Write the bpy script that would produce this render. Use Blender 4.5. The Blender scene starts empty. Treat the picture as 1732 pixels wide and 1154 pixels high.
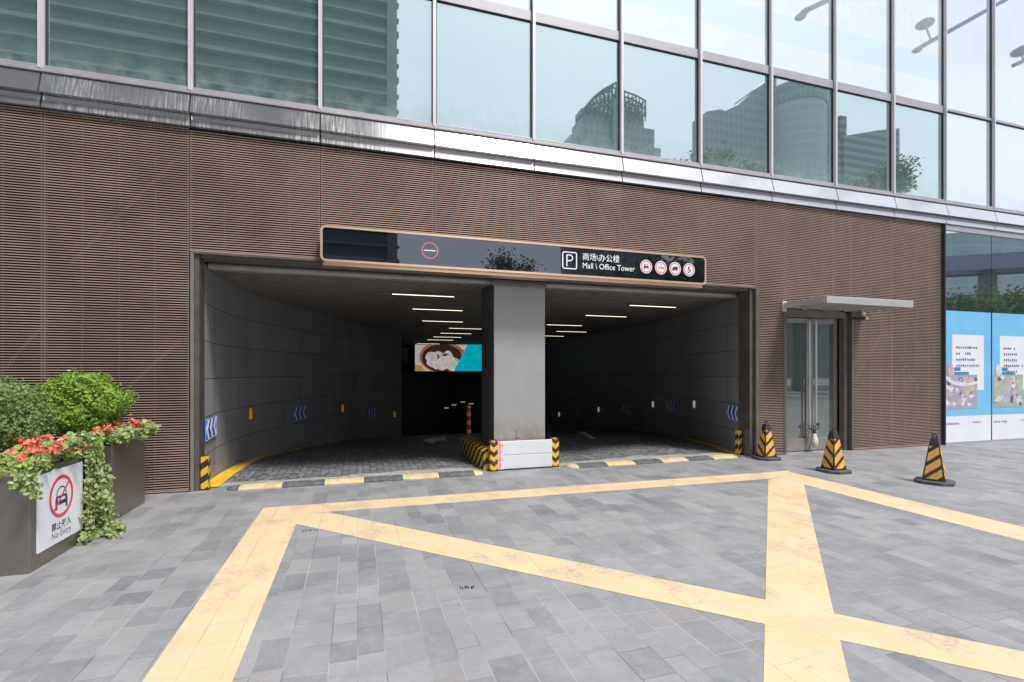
import bpy, math, random
from mathutils import Vector, Matrix
import numpy as np
random.seed(7); rng = np.random.default_rng(7)
S = bpy.context.scene; C = S.collection
R = math.radians

# ------------------------------------------------------------ camera
F, H, YH, CX = 837.0, 1.55, 630.0, 866.0           # focal (px of 1732), eye height, horizon, centre
TH = math.atan(261/837); SN, CS = math.sin(TH), math.cos(TH)
cam = bpy.data.cameras.new('camera'); co = bpy.data.objects.new('camera', cam); C.objects.link(co)
cam.sensor_width = 36; cam.lens = 36*F/1732; cam.shift_y = (YH-577)/1732
cam.clip_start = .05; cam.clip_end = 2000
co.location = (0, 0, H); co.rotation_euler = (R(90), 0, -TH); S.camera = co
# ------------------------------------------------------------ light
SUN_EL, SUN_AZ = R(58), R(150)                      # azimuth from +Y towards +X
w = bpy.data.worlds.new('World'); S.world = w; w.use_nodes = True
wn = w.node_tree; wn.nodes.clear()
sky = wn.nodes.new('ShaderNodeTexSky'); sky.sky_type = 'NISHITA'; sky.sun_disc = False
sky.sun_elevation = SUN_EL; sky.sun_rotation = SUN_AZ; sky.dust_density = 3.0; sky.air_density = 1.2
tc = wn.nodes.new('ShaderNodeTexCoord'); nz = wn.nodes.new('ShaderNodeTexNoise')
nz.inputs['Scale'].default_value = 2.2; nz.inputs['Detail'].default_value = 5
mp = wn.nodes.new('ShaderNodeMapping'); mp.inputs['Scale'].default_value = (1, 1, 2.5)
rm = wn.nodes.new('ShaderNodeMapRange'); rm.inputs[1].default_value = .35; rm.inputs[2].default_value = .7
rm.inputs[3].default_value = .55; rm.inputs[4].default_value = .95
mx = wn.nodes.new('ShaderNodeMix'); mx.data_type = 'RGBA'; mx.inputs['B'].default_value = (8.3, 8.7, 9.3, 1)
bg = wn.nodes.new('ShaderNodeBackground'); bg.inputs[1].default_value = .1
out = wn.nodes.new('ShaderNodeOutputWorld'); L = wn.links.new
L(tc.outputs['Generated'], mp.inputs[0]); L(mp.outputs[0], nz.inputs['Vector']); L(nz.outputs['Fac'], rm.inputs[0])
L(rm.outputs[0], mx.inputs['Factor']); L(sky.outputs[0], mx.inputs['A']); L(mx.outputs['Result'], bg.inputs[0]); L(bg.outputs[0], out.inputs[0])
sl = bpy.data.lights.new('sun', 'SUN'); sl.energy = 2.4; sl.angle = R(12); sl.color = (1, .95, .88)
so = bpy.data.objects.new('sun', sl); C.objects.link(so)
sd = Vector((math.sin(SUN_AZ)*math.cos(SUN_EL), math.cos(SUN_AZ)*math.cos(SUN_EL), math.sin(SUN_EL)))
so.rotation_euler = sd.to_track_quat('Z', 'Y').to_euler()
S.view_settings.view_transform = 'Standard'; S.view_settings.look = 'None'; S.view_settings.gamma = 1
S.view_settings.exposure = .74
S.cycles.max_bounces = 8

# ------------------------------------------------------------ geometry helpers
def floor_z(Y):
    if Y < 9.5: return 0.0
    if Y < 14: return -(Y-9.5)*.06
    return -.27-(Y-14)*.12
def ground(x, y, Z=0.0):
    z = F*(H-Z)/(y-YH); u = (x-CX)/F
    return (z*(u*CS+SN), z*(-u*SN+CS), Z)
def floor_at(x, y):
    p = ground(x, y)
    for _ in range(8): p = ground(x, y, floor_z(p[1]))
    return p
def wall(x, y, Y=7.37):
    u = (x-CX)/F; z = Y/(-u*SN+CS)
    return (z*(u*CS+SN), Y, H-(y-YH)/F*z)
def mirror(x, y, Yv):                                # a thing seen reflected in the glass: where it really stands
    p = wall(x, y, Yv); return Vector((p[0], 2*7.42-Yv, p[2]))

class MB:
    def __init__(s): s.v = []; s.f = []; s.m = []; s.uv = []
    def add(s, vs, fs, mi=0, M=None, uvs=None):
        b = len(s.v)
        for p in vs: s.v.append(tuple(M @ Vector(p)) if M else tuple(p))
        for i, f in enumerate(fs):
            s.f.append([b+k for k in f]); s.m.append(mi); s.uv.append(uvs[i] if uvs else None)
        return s
    def box(s, x0, y0, z0, x1, y1, z1, mi=0, M=None):
        x0, x1 = sorted((x0, x1)); y0, y1 = sorted((y0, y1)); z0, z1 = sorted((z0, z1))
        v = [(x0,y0,z0),(x1,y0,z0),(x1,y1,z0),(x0,y1,z0),(x0,y0,z1),(x1,y0,z1),(x1,y1,z1),(x0,y1,z1)]
        f = [(0,3,2,1),(4,5,6,7),(0,1,5,4),(1,2,6,5),(2,3,7,6),(3,0,4,7)]
        X, Y, Z = (x0,x1), (y0,y1), (z0,z1)
        uv = []
        for k, q in enumerate(f):
            if k < 2: uv.append([(v[i][0], v[i][1]) for i in q])
            elif k in (2, 4): uv.append([(v[i][0], v[i][2]) for i in q])
            else: uv.append([(v[i][1], v[i][2]) for i in q])
        return s.add(v, f, mi, M, uv)
    def quad(s, a, b, c, d, mi=0, M=None, uv=None): return s.add([a,b,c,d], [(0,1,2,3)], mi, M, [uv] if uv else None)
    def prism(s, poly, z0, z1, mi=0, M=None):
        n = len(poly)
        ar = sum(poly[i][0]*poly[(i+1)%n][1]-poly[(i+1)%n][0]*poly[i][1] for i in range(n))
        if ar < 0: poly = poly[::-1]
        v = [(p[0],p[1],z0) for p in poly]+[(p[0],p[1],z1) for p in poly]
        f = [tuple(range(n))[::-1], tuple(range(n, 2*n))]+[(i,(i+1)%n,n+(i+1)%n,n+i) for i in range(n)]
        return s.add(v, f, mi, M)
    def ring(s, cx, cy, r0, r1, z0, z1, mi=0, M=None, n=48, a0=0, a1=2*math.pi):
        for k in range(n):
            a, b = a0+(a1-a0)*k/n, a0+(a1-a0)*(k+1)/n
            q = [(cx+r0*math.cos(a),cy+r0*math.sin(a)),(cx+r1*math.cos(a),cy+r1*math.sin(a)),(cx+r1*math.cos(b),cy+r1*math.sin(b)),(cx+r0*math.cos(b),cy+r0*math.sin(b))]
            v = [(p[0],p[1],z0) for p in q]+[(p[0],p[1],z1) for p in q]
            s.add(v, [(4,5,6,7),(1,2,6,5),(3,0,4,7)], mi, M)
        return s
    def disc(s, cx, cy, r, z0, z1, mi=0, M=None, n=40, sy=1):
        return s.prism([(cx+r*math.cos(2*math.pi*k/n), cy+sy*r*math.sin(2*math.pi*k/n)) for k in range(n)], z0, z1, mi, M)
    def cyl(s, p0, p1, r0, r1=None, n=12, mi=0, M=None, cap=True):
        r1 = r0 if r1 is None else r1
        p0, p1 = Vector(p0), Vector(p1); d = (p1-p0).normalized()
        a = d.orthogonal().normalized(); b = d.cross(a)
        v = []
        for p, r in ((p0, r0), (p1, r1)):
            for k in range(n):
                t = 2*math.pi*k/n; v.append(p+a*r*math.cos(t)+b*r*math.sin(t))
        f = [(k,(k+1)%n,n+(k+1)%n,n+k) for k in range(n)]
        uv = [[(k/n,0),((k+1)/n,0),((k+1)/n,(p1-p0).length),(k/n,(p1-p0).length)] for k in range(n)]
        s.add(v, f, mi, M, uv)
        if cap: s.add(v[:n], [tuple(range(n))[::-1]], mi, M); s.add(v[n:], [tuple(range(n))], mi, M)
        return s
    def tube(s, pts, r, n=8, mi=0, M=None):
        for a, b in zip(pts[:-1], pts[1:]): s.cyl(a, b, r, n=n, mi=mi, M=M)
        return s
    def build(s, name, mats, parent=None, smooth=False, bevel=0, org=None, M=None):
        me = bpy.data.meshes.new(name); P = Vector((0,0,0))
        if parent is not None: P = parent.matrix_basis.translation if parent.parent is None else parent.parent.matrix_basis.translation+parent.matrix_basis.translation
        base = P + (Vector(org) if org and parent is None else Vector((0,0,0)))
        vs = [(v[0]-base[0], v[1]-base[1], v[2]-base[2]) for v in s.v]
        me.from_pydata(vs, [], s.f)
        if not isinstance(mats, (list, tuple)): mats = [mats]
        for m in mats: me.materials.append(m)
        me.polygons.foreach_set('material_index', s.m)
        if any(u is not None for u in s.uv):
            ul = me.uv_layers.new(name='UVMap'); k = 0; arr = np.zeros(len(me.loops)*2)
            for f, u in zip(s.f, s.uv):
                for i in range(len(f)):
                    if u is not None: arr[2*(k+i)], arr[2*(k+i)+1] = u[i]
                k += len(f)
            ul.data.foreach_set('uv', arr)
        if smooth: me.polygons.foreach_set('use_smooth', [True]*len(me.polygons))
        me.update()
        o = bpy.data.objects.new(name, me); C.objects.link(o)
        if parent is not None: o.parent = parent
        elif org: o.location = org
        if bevel:
            b = o.modifiers.new('bevel', 'BEVEL'); b.width = bevel; b.segments = 2; b.limit_method = 'ANGLE'
        return o
def tag(o, label, cat, group=None):
    o['label'] = label; o['category'] = cat
    if group: o['group'] = group
    return o
def thing(name, label, cat, loc=(0,0,0), group=None):
    o = bpy.data.objects.new(name, None); C.objects.link(o); o.location = loc; o.empty_display_size = .2
    bpy.context.view_layer.update()
    return tag(o, label, cat, group)
def struct(o): o['kind'] = 'structure'; return o
def copy_tree(o, parent=None):
    c = o.copy(); C.objects.link(c)
    if parent: c.parent = parent
    for ch in [x for x in bpy.data.objects if x.parent == o]: copy_tree(ch, c)
    return c
def frame(o, x, y):                                  # matrix whose local x, y lie in a surface and z points out
    x, y = Vector(x).normalized(), Vector(y).normalized(); z = x.cross(y)
    M = Matrix((x, y, z)).transposed().to_4x4(); M.translation = Vector(o); return M
def text(mb, body, x, y, size, z0, z1, mi=0, M=None, align='LEFT', sx=1.0, bold=0.0):
    cu = bpy.data.curves.new('lettering', 'FONT'); cu.body = body; cu.size = size; cu.align_x = align; cu.offset = bold
    cu.resolution_u = 3
    o = bpy.data.objects.new('lettering', cu); C.objects.link(o)
    dg = bpy.context.evaluated_depsgraph_get(); me = bpy.data.meshes.new_from_object(o.evaluated_get(dg))
    vs = [(x+v.co.x*sx, y+v.co.y, z1) for v in me.vertices]; fs = [tuple(p.vertices) for p in me.polygons]
    ww = max([v[0] for v in vs])-min([v[0] for v in vs]) if vs else 0
    mb.add(vs, fs, mi, M)
    bpy.data.objects.remove(o); bpy.data.curves.remove(cu); bpy.data.meshes.remove(me)
    return ww

# ------------------------------------------------------------ materials
def newmat(name):
    m = bpy.data.materials.new(name); m.use_nodes = True; nt = m.node_tree
    return m, nt, nt.nodes['Principled BSDF']
def node(nt, t, **kw):
    n = nt.nodes.new(t)
    for k, v in kw.items(): setattr(n, k, v)
    return n
def mth(nt, op, a, b=None, c=None):
    n = nt.nodes.new('ShaderNodeMath'); n.operation = op
    for i, q in enumerate((a, b, c)):
        if q is None: continue
        if isinstance(q, (int, float)): n.inputs[i].default_value = q
        else: nt.links.new(q, n.inputs[i])
    return n.outputs[0]
def mixc(nt, f, a, b, mode='MIX'):
    n = nt.nodes.new('ShaderNodeMix'); n.data_type = 'RGBA'; n.blend_type = mode
    for s, q in (('Factor', f), ('A', a), ('B', b)):
        if isinstance(q, (int, float)): n.inputs[s].default_value = q
        elif isinstance(q, tuple): n.inputs[s].default_value = (*q, 1)[:4]
        else: nt.links.new(q, n.inputs[s])
    return n.outputs['Result']
def noise(nt, vec, scale, detail=4, rough=.55, lo=None, hi=None, stretch=None):
    n = nt.nodes.new('ShaderNodeTexNoise'); n.inputs['Scale'].default_value = scale
    n.inputs['Detail'].default_value = detail; n.inputs['Roughness'].default_value = rough
    if stretch:
        m = nt.nodes.new('ShaderNodeMapping'); m.inputs['Scale'].default_value = stretch; nt.links.new(vec, m.inputs[0]); vec = m.outputs[0]
    nt.links.new(vec, n.inputs['Vector'])
    o = n.outputs['Fac']
    if lo is not None:
        r = nt.nodes.new('ShaderNodeMapRange'); r.inputs[1].default_value = lo; r.inputs[2].default_value = hi
        nt.links.new(o, r.inputs[0]); o = r.outputs[0]
    return o
def pos(nt): return nt.nodes.new('ShaderNodeNewGeometry').outputs['Position']
def bump(nt, bs, h, strength=.3, dist=.01):
    b = nt.nodes.new('ShaderNodeBump'); b.inputs['Strength'].default_value = strength; b.inputs['Distance'].default_value = dist
    nt.links.new(h, b.inputs['Height']); nt.links.new(b.outputs[0], bs.inputs['Normal'])
def mat(name, col, rough=.6, metal=0.0, var=.12, scale=6, spec=.5, bmp=0.0, emit=0, stretch=None, dirt=None):
    m, nt, b = newmat(name); p = pos(nt)
    n = noise(nt, p, scale, 5, .6, .3, .7, stretch)
    hi = tuple(min(1, c*(1+var)) for c in col); lo = tuple(c*(1-var) for c in col)
    c = mixc(nt, n, lo, hi)
    if dirt: c = mixc(nt, mth(nt, 'MULTIPLY', noise(nt, p, scale*.35, 6, .7, .5, .75), dirt[3]), c, dirt[:3])
    nt.links.new(c, b.inputs['Base Color'])
    b.inputs['Roughness'].default_value = rough; b.inputs['Metallic'].default_value = metal
    b.inputs['Specular IOR Level'].default_value = spec
    r = mth(nt, 'ADD', mth(nt, 'MULTIPLY', mth(nt, 'SUBTRACT', n, .5), rough*.35), rough); nt.links.new(r, b.inputs['Roughness'])
    if bmp: bump(nt, b, noise(nt, p, scale*8, 3), bmp, .004)
    if emit: nt.links.new(c, b.inputs['Emission Color']); b.inputs['Emission Strength'].default_value = emit
    return m

def paving_mat(paint=False):
    m, nt, b = newmat('worn yellow paint on paving' if paint else 'paving stone'); p = pos(nt); sx = node(nt, 'ShaderNodeSeparateXYZ'); nt.links.new(p, sx.inputs[0])
    def wn1(v, k):
        n = node(nt, 'ShaderNodeTexWhiteNoise', noise_dimensions='2D'); cmb = node(nt, 'ShaderNodeCombineXYZ')
        nt.links.new(v, cmb.inputs[0]); 
        if isinstance(k, (int, float)): cmb.inputs[1].default_value = k
        else: nt.links.new(k, cmb.inputs[1])
        nt.links.new(cmb.outputs[0], n.inputs['Vector']); return n.outputs['Value']
    W_ = .172
    gx = mth(nt, 'ADD', mth(nt, 'DIVIDE', sx.outputs[0], W_), mth(nt, 'MULTIPLY', mth(nt, 'SINE', mth(nt, 'MULTIPLY', sx.outputs[0], 11.3)), .16)); col = mth(nt, 'FLOOR', gx); fx = mth(nt, 'SUBTRACT', gx, col)
    ln = mth(nt, 'ADD', .21, mth(nt, 'MULTIPLY', wn1(col, 3.1), .15))
    gy = mth(nt, 'ADD', mth(nt, 'DIVIDE', sx.outputs[1], ln), mth(nt, 'MULTIPLY', wn1(col, 7.7), 5)); row = mth(nt, 'FLOOR', gy); fy = mth(nt, 'SUBTRACT', gy, row)
    tone = wn1(col, row); tone2 = wn1(mth(nt, 'ADD', col, 31.7), row)
    ex = mth(nt, 'MULTIPLY', mth(nt, 'MINIMUM', fx, mth(nt, 'SUBTRACT', 1, fx)), W_)
    ey = mth(nt, 'MULTIPLY', mth(nt, 'MINIMUM', fy, mth(nt, 'SUBTRACT', 1, fy)), ln)
    jm = mth(nt, 'LESS_THAN', mth(nt, 'MINIMUM', ex, ey), .0028)
    c = mixc(nt, tone, (.165,.172,.186), (.250,.255,.268))
    dk = mth(nt, 'GREATER_THAN', tone2, .9); c = mixc(nt, mth(nt, 'MULTIPLY', dk, .40), c, (.085,.095,.11))
    pk = mth(nt, 'LESS_THAN', tone2, .14); c = mixc(nt, mth(nt, 'MULTIPLY', pk, .5), c, (.27,.245,.26))
    c = mixc(nt, noise(nt, p, 1.3, 7, .7, .45, .68), c, mixc(nt, .38, c, (.40,.40,.42)))  # large pale mottling: wear, with soft dappled light painted into the colour
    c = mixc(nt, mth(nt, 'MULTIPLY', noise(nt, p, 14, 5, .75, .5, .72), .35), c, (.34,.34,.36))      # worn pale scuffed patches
    c = mixc(nt, mth(nt, 'MULTIPLY', noise(nt, p, .8, 7, .7, .53, .68, (1, 2.2, 1)), .6), c, (.13,.14,.155))  # broad dirt stains, doubling as the painted shade between the dapples
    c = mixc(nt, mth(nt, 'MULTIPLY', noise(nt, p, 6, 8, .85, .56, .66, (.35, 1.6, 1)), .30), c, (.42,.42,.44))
    c = mixc(nt, noise(nt, p, 140, 2, .5, .3, .75), mixc(nt, .14, c, (.05,.05,.06)), mixc(nt, .10, c, (.65,.65,.65)))
    jc = mixc(nt, noise(nt, p, 1.7, 2, .5, .42, .58), (.10,.105,.115), (.36,.36,.365))
    c = mixc(nt, mth(nt, 'MULTIPLY', jm, .75), c, jc)
    if paint:
        y = mixc(nt, noise(nt, p, 2.5, 5, .6, .3, .7), (.58,.43,.26), (.66,.505,.325))
        y = mixc(nt, mth(nt, 'MULTIPLY', tone, .12), y, (.62,.50,.30))
        y = mixc(nt, mth(nt, 'MULTIPLY', jm, mth(nt, 'ADD', .22, mth(nt, 'MULTIPLY', noise(nt, p, 1.7, 2, .5, .42, .58), .40))), y, (.30,.25,.17))
        wr = mth(nt, 'MULTIPLY', mth(nt, 'MULTIPLY', noise(nt, p, 26, 6, .8, .42, .58), noise(nt, p, 2.6, 4, .6, .52, .62, (1, .6, 1))), .75); y = mixc(nt, wr, y, (.33,.29,.25))
        y = mixc(nt, mth(nt, 'MULTIPLY', noise(nt, p, 160, 2, .5, .5, .8), .25), y, (.5,.42,.3)); c = y
    nt.links.new(c, b.inputs['Base Color'])
    nt.links.new(mth(nt, 'ADD', .5, mth(nt, 'MULTIPLY', noise(nt, p, 2.0, 4), .3)), b.inputs['Roughness'])
    bump(nt, b, mth(nt, 'SUBTRACT', noise(nt, p, 90, 4), mth(nt, 'MULTIPLY', jm, 1.2)), .35, .003)
    return m
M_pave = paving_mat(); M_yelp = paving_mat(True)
def setts_mat():
    m, nt, b = newmat('granite setts'); p = pos(nt)
    v = node(nt, 'ShaderNodeTexVoronoi', feature='F1'); v.inputs['Scale'].default_value = 9.5; v.inputs['Randomness'].default_value = .45; nt.links.new(p, v.inputs['Vector'])
    e = node(nt, 'ShaderNodeTexVoronoi', feature='DISTANCE_TO_EDGE'); e.inputs['Scale'].default_value = 9.5; e.inputs['Randomness'].default_value = .45; nt.links.new(p, e.inputs['Vector'])
    sep = node(nt, 'ShaderNodeSeparateColor'); nt.links.new(v.outputs['Color'], sep.inputs[0])
    c = mixc(nt, sep.outputs[0], (.085,.09,.10), (.24,.245,.27))
    j = mth(nt, 'LESS_THAN', e.outputs['Distance'], .07)
    c = mixc(nt, j, c, (.045,.045,.05))
    c = mixc(nt, noise(nt, p, 60, 3, .6, .4, .8), c, mixc(nt, .3, c, (.4,.4,.42)))
    nt.links.new(c, b.inputs['Base Color']); b.inputs['Roughness'].default_value = .6
    bump(nt, b, mth(nt, 'MINIMUM', e.outputs['Distance'], .25), .8, .03)
    return m
M_setts = setts_mat()
def stone_wall_mat():
    m, nt, b = newmat('tunnel stone cladding'); p = pos(nt)
    uv = node(nt, 'ShaderNodeUVMap'); br = node(nt, 'ShaderNodeTexBrick'); nt.links.new(uv.outputs[0], br.inputs['Vector'])
    br.inputs['Scale'].default_value = 1; br.inputs['Brick Width'].default_value = 1.3; br.inputs['Row Height'].default_value = .52
    br.inputs['Mortar Size'].default_value = .006; br.inputs['Mortar Smooth'].default_value = .2; br.offset = .5
    br.inputs['Color1'].default_value = (.29,.292,.315,1); br.inputs['Color2'].default_value = (.33,.33,.355,1); br.inputs['Mortar'].default_value = (.035,.035,.04,1)
    c = mixc(nt, noise(nt, p, 50, 4, .6, .35, .7), br.outputs['Color'], mixc(nt, .35, br.outputs['Color'], (.09,.09,.10)))
    c = mixc(nt, mth(nt, 'MULTIPLY', noise(nt, p, 1.5, 5, .6, .5, .8), .35), c, (.22,.22,.23))
    nt.links.new(c, b.inputs['Base Color']); b.inputs['Roughness'].default_value = .55
    bump(nt, b, mth(nt, 'SUBTRACT', noise(nt, p, 70, 3), br.outputs['Fac']), .4, .003)
    return m
M_stone = stone_wall_mat()
def steel_mat(name, col, rough, streak=.5, bright=(.75,.77,.8), haze=True):
    m, nt, b = newmat(name); p = pos(nt)
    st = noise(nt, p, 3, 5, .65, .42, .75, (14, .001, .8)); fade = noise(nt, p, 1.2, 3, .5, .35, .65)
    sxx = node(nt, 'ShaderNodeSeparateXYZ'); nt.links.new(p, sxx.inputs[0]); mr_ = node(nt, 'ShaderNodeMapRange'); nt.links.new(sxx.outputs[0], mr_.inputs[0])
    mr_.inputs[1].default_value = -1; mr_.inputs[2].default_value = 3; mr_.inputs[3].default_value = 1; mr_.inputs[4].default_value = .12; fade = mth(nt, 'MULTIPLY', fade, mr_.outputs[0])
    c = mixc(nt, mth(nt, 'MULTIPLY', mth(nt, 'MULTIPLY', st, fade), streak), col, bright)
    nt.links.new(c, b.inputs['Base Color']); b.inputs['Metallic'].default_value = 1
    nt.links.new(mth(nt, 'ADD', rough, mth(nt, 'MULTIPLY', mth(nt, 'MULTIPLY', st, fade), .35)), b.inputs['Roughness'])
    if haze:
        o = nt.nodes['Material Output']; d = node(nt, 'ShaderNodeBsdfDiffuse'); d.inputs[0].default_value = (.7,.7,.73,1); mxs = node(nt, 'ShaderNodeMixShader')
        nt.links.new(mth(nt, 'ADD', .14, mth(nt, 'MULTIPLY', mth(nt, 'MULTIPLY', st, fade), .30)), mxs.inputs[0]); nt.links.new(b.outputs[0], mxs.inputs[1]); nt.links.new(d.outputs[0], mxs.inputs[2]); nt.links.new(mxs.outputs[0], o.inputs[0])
    return m
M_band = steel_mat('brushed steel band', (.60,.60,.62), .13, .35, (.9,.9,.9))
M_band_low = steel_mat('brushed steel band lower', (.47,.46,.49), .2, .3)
M_mull = mat('anodised mullion', (.66,.64,.68), .42, .15, .03, 2)
M_mull_dark = mat('dark gasket', (.03,.03,.035), .6)
M_trans = mat('grey transom', (.40,.39,.43), .45, .25, .06, 5)
def glass_mat(name, base, refl, fac, film=None):
    m, nt, b = newmat(name); nt.nodes.remove(b); o = nt.nodes['Material Output']; p = pos(nt)
    d = node(nt, 'ShaderNodeBsdfDiffuse'); g = node(nt, 'ShaderNodeBsdfGlossy'); mxs = node(nt, 'ShaderNodeMixShader')
    s = node(nt, 'ShaderNodeSeparateXYZ'); nt.links.new(p, s.inputs[0])
    c = mixc(nt, noise(nt, p, 2.0, 4, .6, .3, .7), tuple(v*.85 for v in base), base)
    if film:      # printed film behind the glass: level bands and faint pictures
        z = s.outputs[2]
        b1 = mth(nt, 'MULTIPLY', mth(nt, 'GREATER_THAN', z, 7.78), mth(nt, 'LESS_THAN', z, 8.3))
        c = mixc(nt, b1, c, film)
        pic = mth(nt, 'MULTIPLY', mth(nt, 'MULTIPLY', mth(nt, 'GREATER_THAN', z, 8.42), mth(nt, 'LESS_THAN', z, 9.1)), noise(nt, p, 7, 3, .5, .5, .65, (1, 1, .6)))
        c = mixc(nt, mth(nt, 'MULTIPLY', pic, .35), c, (.42,.42,.5))
    dust = node(nt, 'ShaderNodeMapRange'); dust.inputs[1].default_value = 5.7; dust.inputs[2].default_value = 5.26; nt.links.new(s.outputs[2], dust.inputs[0])
    dm = mth(nt, 'MULTIPLY', mth(nt, 'MULTIPLY', dust.outputs[0], mth(nt, 'GREATER_THAN', s.outputs[2], 5.2)), mth(nt, 'MULTIPLY', noise(nt, p, 5, 4, .6, .3, .7), .45))
    c = mixc(nt, dm, c, (.52,.58,.58))
    nt.links.new(c, d.inputs['Color']); g.inputs['Color'].default_value = (*refl, 1); g.inputs['Roughness'].default_value = .015
    fr = node(nt, 'ShaderNodeLayerWeight'); fr.inputs['Blend'].default_value = .25
    ff = mth(nt, 'SUBTRACT', mth(nt, 'ADD', fac, mth(nt, 'MULTIPLY', fr.outputs['Fresnel'], .3)), mth(nt, 'MULTIPLY', dm, .5))
    nt.links.new(ff, mxs.inputs[0]); nt.links.new(d.outputs[0], mxs.inputs[1]); nt.links.new(g.outputs[0], mxs.inputs[2])
    bp = node(nt, 'ShaderNodeBump'); bp.inputs['Strength'].default_value = .02; bp.inputs['Distance'].default_value = .01
    nt.links.new(noise(nt, p, .9, 1), bp.inputs['Height']); nt.links.new(bp.outputs[0], g.inputs['Normal'])
    nt.links.new(mxs.outputs[0], o.inputs[0]); return m
M_glass1 = glass_mat('teal window glass', (.15,.235,.235), (.75,.86,.88), .55)
M_glass2 = glass_mat('window glass over printed film', (.60,.66,.66), (.84,.90,.93), .48, (.42,.56,.64))
M_glass3 = glass_mat('pale blue window glass', (.45,.50,.57), (.86,.88,.96), .55)
M_glass_dark = glass_mat('shop window glass', (.05,.07,.08), (.78,.86,.92), .58)
M_glass_door = glass_mat('door glass', (.12,.13,.13), (.7,.76,.74), .28)
M_slat = mat('bronze louvre slat', (.47,.345,.30), .42, .3, .10, 2.0, dirt=(.26,.175,.145,.35))
M_slatback = mat('dark void behind louvres', (.010,.007,.0065), .9, spec=.1)
M_brace = mat('brown steel brace', (.10,.078,.07), .6)
M_jamb = mat('bronze steel jamb', (.22,.19,.17), .38, .7, .12, 5)
M_lintel = mat('dark lintel metal', (.16,.15,.14), .45, .5, .12, 4)
M_roller = mat('grey roller shutter', (.33,.32,.31), .45, .4)
M_ceil = mat('dark slatted ceiling', (.20,.185,.17), .6, .1, .2, 3)
M_column = mat('grey column cladding', (.34,.34,.355), .42, .15, .06, 2.5, dirt=(.30,.285,.27,.6))
nt_ = M_column.node_tree; b_ = nt_.nodes['Principled BSDF']; p_ = pos(nt_); src_ = b_.inputs['Base Color'].links[0].from_socket
sz_ = node(nt_, 'ShaderNodeSeparateXYZ'); nt_.links.new(p_, sz_.inputs[0]); mr2 = node(nt_, 'ShaderNodeMapRange'); nt_.links.new(sz_.outputs[2], mr2.inputs[0])
mr2.inputs[1].default_value = .85; mr2.inputs[2].default_value = .45
nt_.links.new(mixc(nt_, mth(nt_, 'MULTIPLY', mr2.outputs[0], noise(nt_, p_, 6, 6, .7, .38, .62)), src_, (.24,.19,.145)), b_.inputs['Base Color'])
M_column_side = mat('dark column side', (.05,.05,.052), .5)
M_yel = mat('worn yellow paint', (.80,.60,.27), .65, 0, .07, 7, bmp=.3, dirt=(.86,.74,.50,.5))
M_kerbyel = mat('yellow kerb paint', (.75,.45,.03), .55, 0, .15, 8, bmp=.3)
M_white = mat('white paint', (.72,.73,.76), .5, 0, .06, 6)
M_conc = mat('pale threshold concrete', (.33,.32,.32), .8, 0, .25, 9, bmp=.5, dirt=(.16,.16,.17,.7))
M_black = mat('black rubber', (.028,.028,.032), .65, 0, .3, 12, bmp=.3, dirt=(.10,.10,.11,.5))
M_gold = mat('bronze gold sign frame', (.86,.62,.45), .33, .75, .03, 1.5)
M_signface = glass_mat('glossy black sign face', (.008,.009,.012), (.80,.84,.95), .13)
M_letter = mat('white lettering', (.80,.80,.84), .4, emit=.12)
M_signred = mat('sign red', (.72,.05,.09), .45)
M_signred_pale = mat('faded sign red', (.75,.20,.25), .4)
M_signwhite = mat('sign white', (.82,.80,.84), .4)
M_ink = mat('dark blue ink', (.035,.045,.09), .5)
M_alu = mat('aluminium planks', (.72,.74,.79), .42, .2, .04, 4)
M_ssteel = mat('stainless steel', (.66,.65,.66), .32, .55, .03, 3)
M_ssteel_dull = mat('dull steel frame', (.40,.38,.37), .4, .7, .12, 4)
M_planter = mat('bronze steel planter', (.25,.225,.205), .36, .75, .10, 1.8, dirt=(.33,.30,.28,.4))
M_soil = mat('soil', (.04,.03,.02), .95, 0, .4, 20)
M_blue = mat('chevron blue', (.012,.08,.50), .4)
M_chevwhite = mat('chevron white', (.80,.83,.90), .4)
M_amber = mat('amber reflector', (.85,.33,.02), .3, emit=.10)
M_refwhite = mat('white reflector', (.85,.85,.78), .3, emit=.15)
M_lamp = mat('ceiling lamp diffuser', (1,.86,.68), .5, var=0, emit=1.5)
M_postblue = mat('sky blue poster print', (.17,.50,.80), .35, 0, .08, 1.5)
M_postwhite = mat('white poster print', (.74,.76,.84), .4, 0, .03, 2)
M_film_ink = mat('pale blue poster ink', (.30,.45,.62), .5)
M_concrete_far = mat('far building concrete', (.30,.32,.33), .8, 0, .1, .3)
M_lamp_dim = mat('dim lamp diffuser', (.9,.80,.66), .5, var=0, emit=.35)
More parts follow.
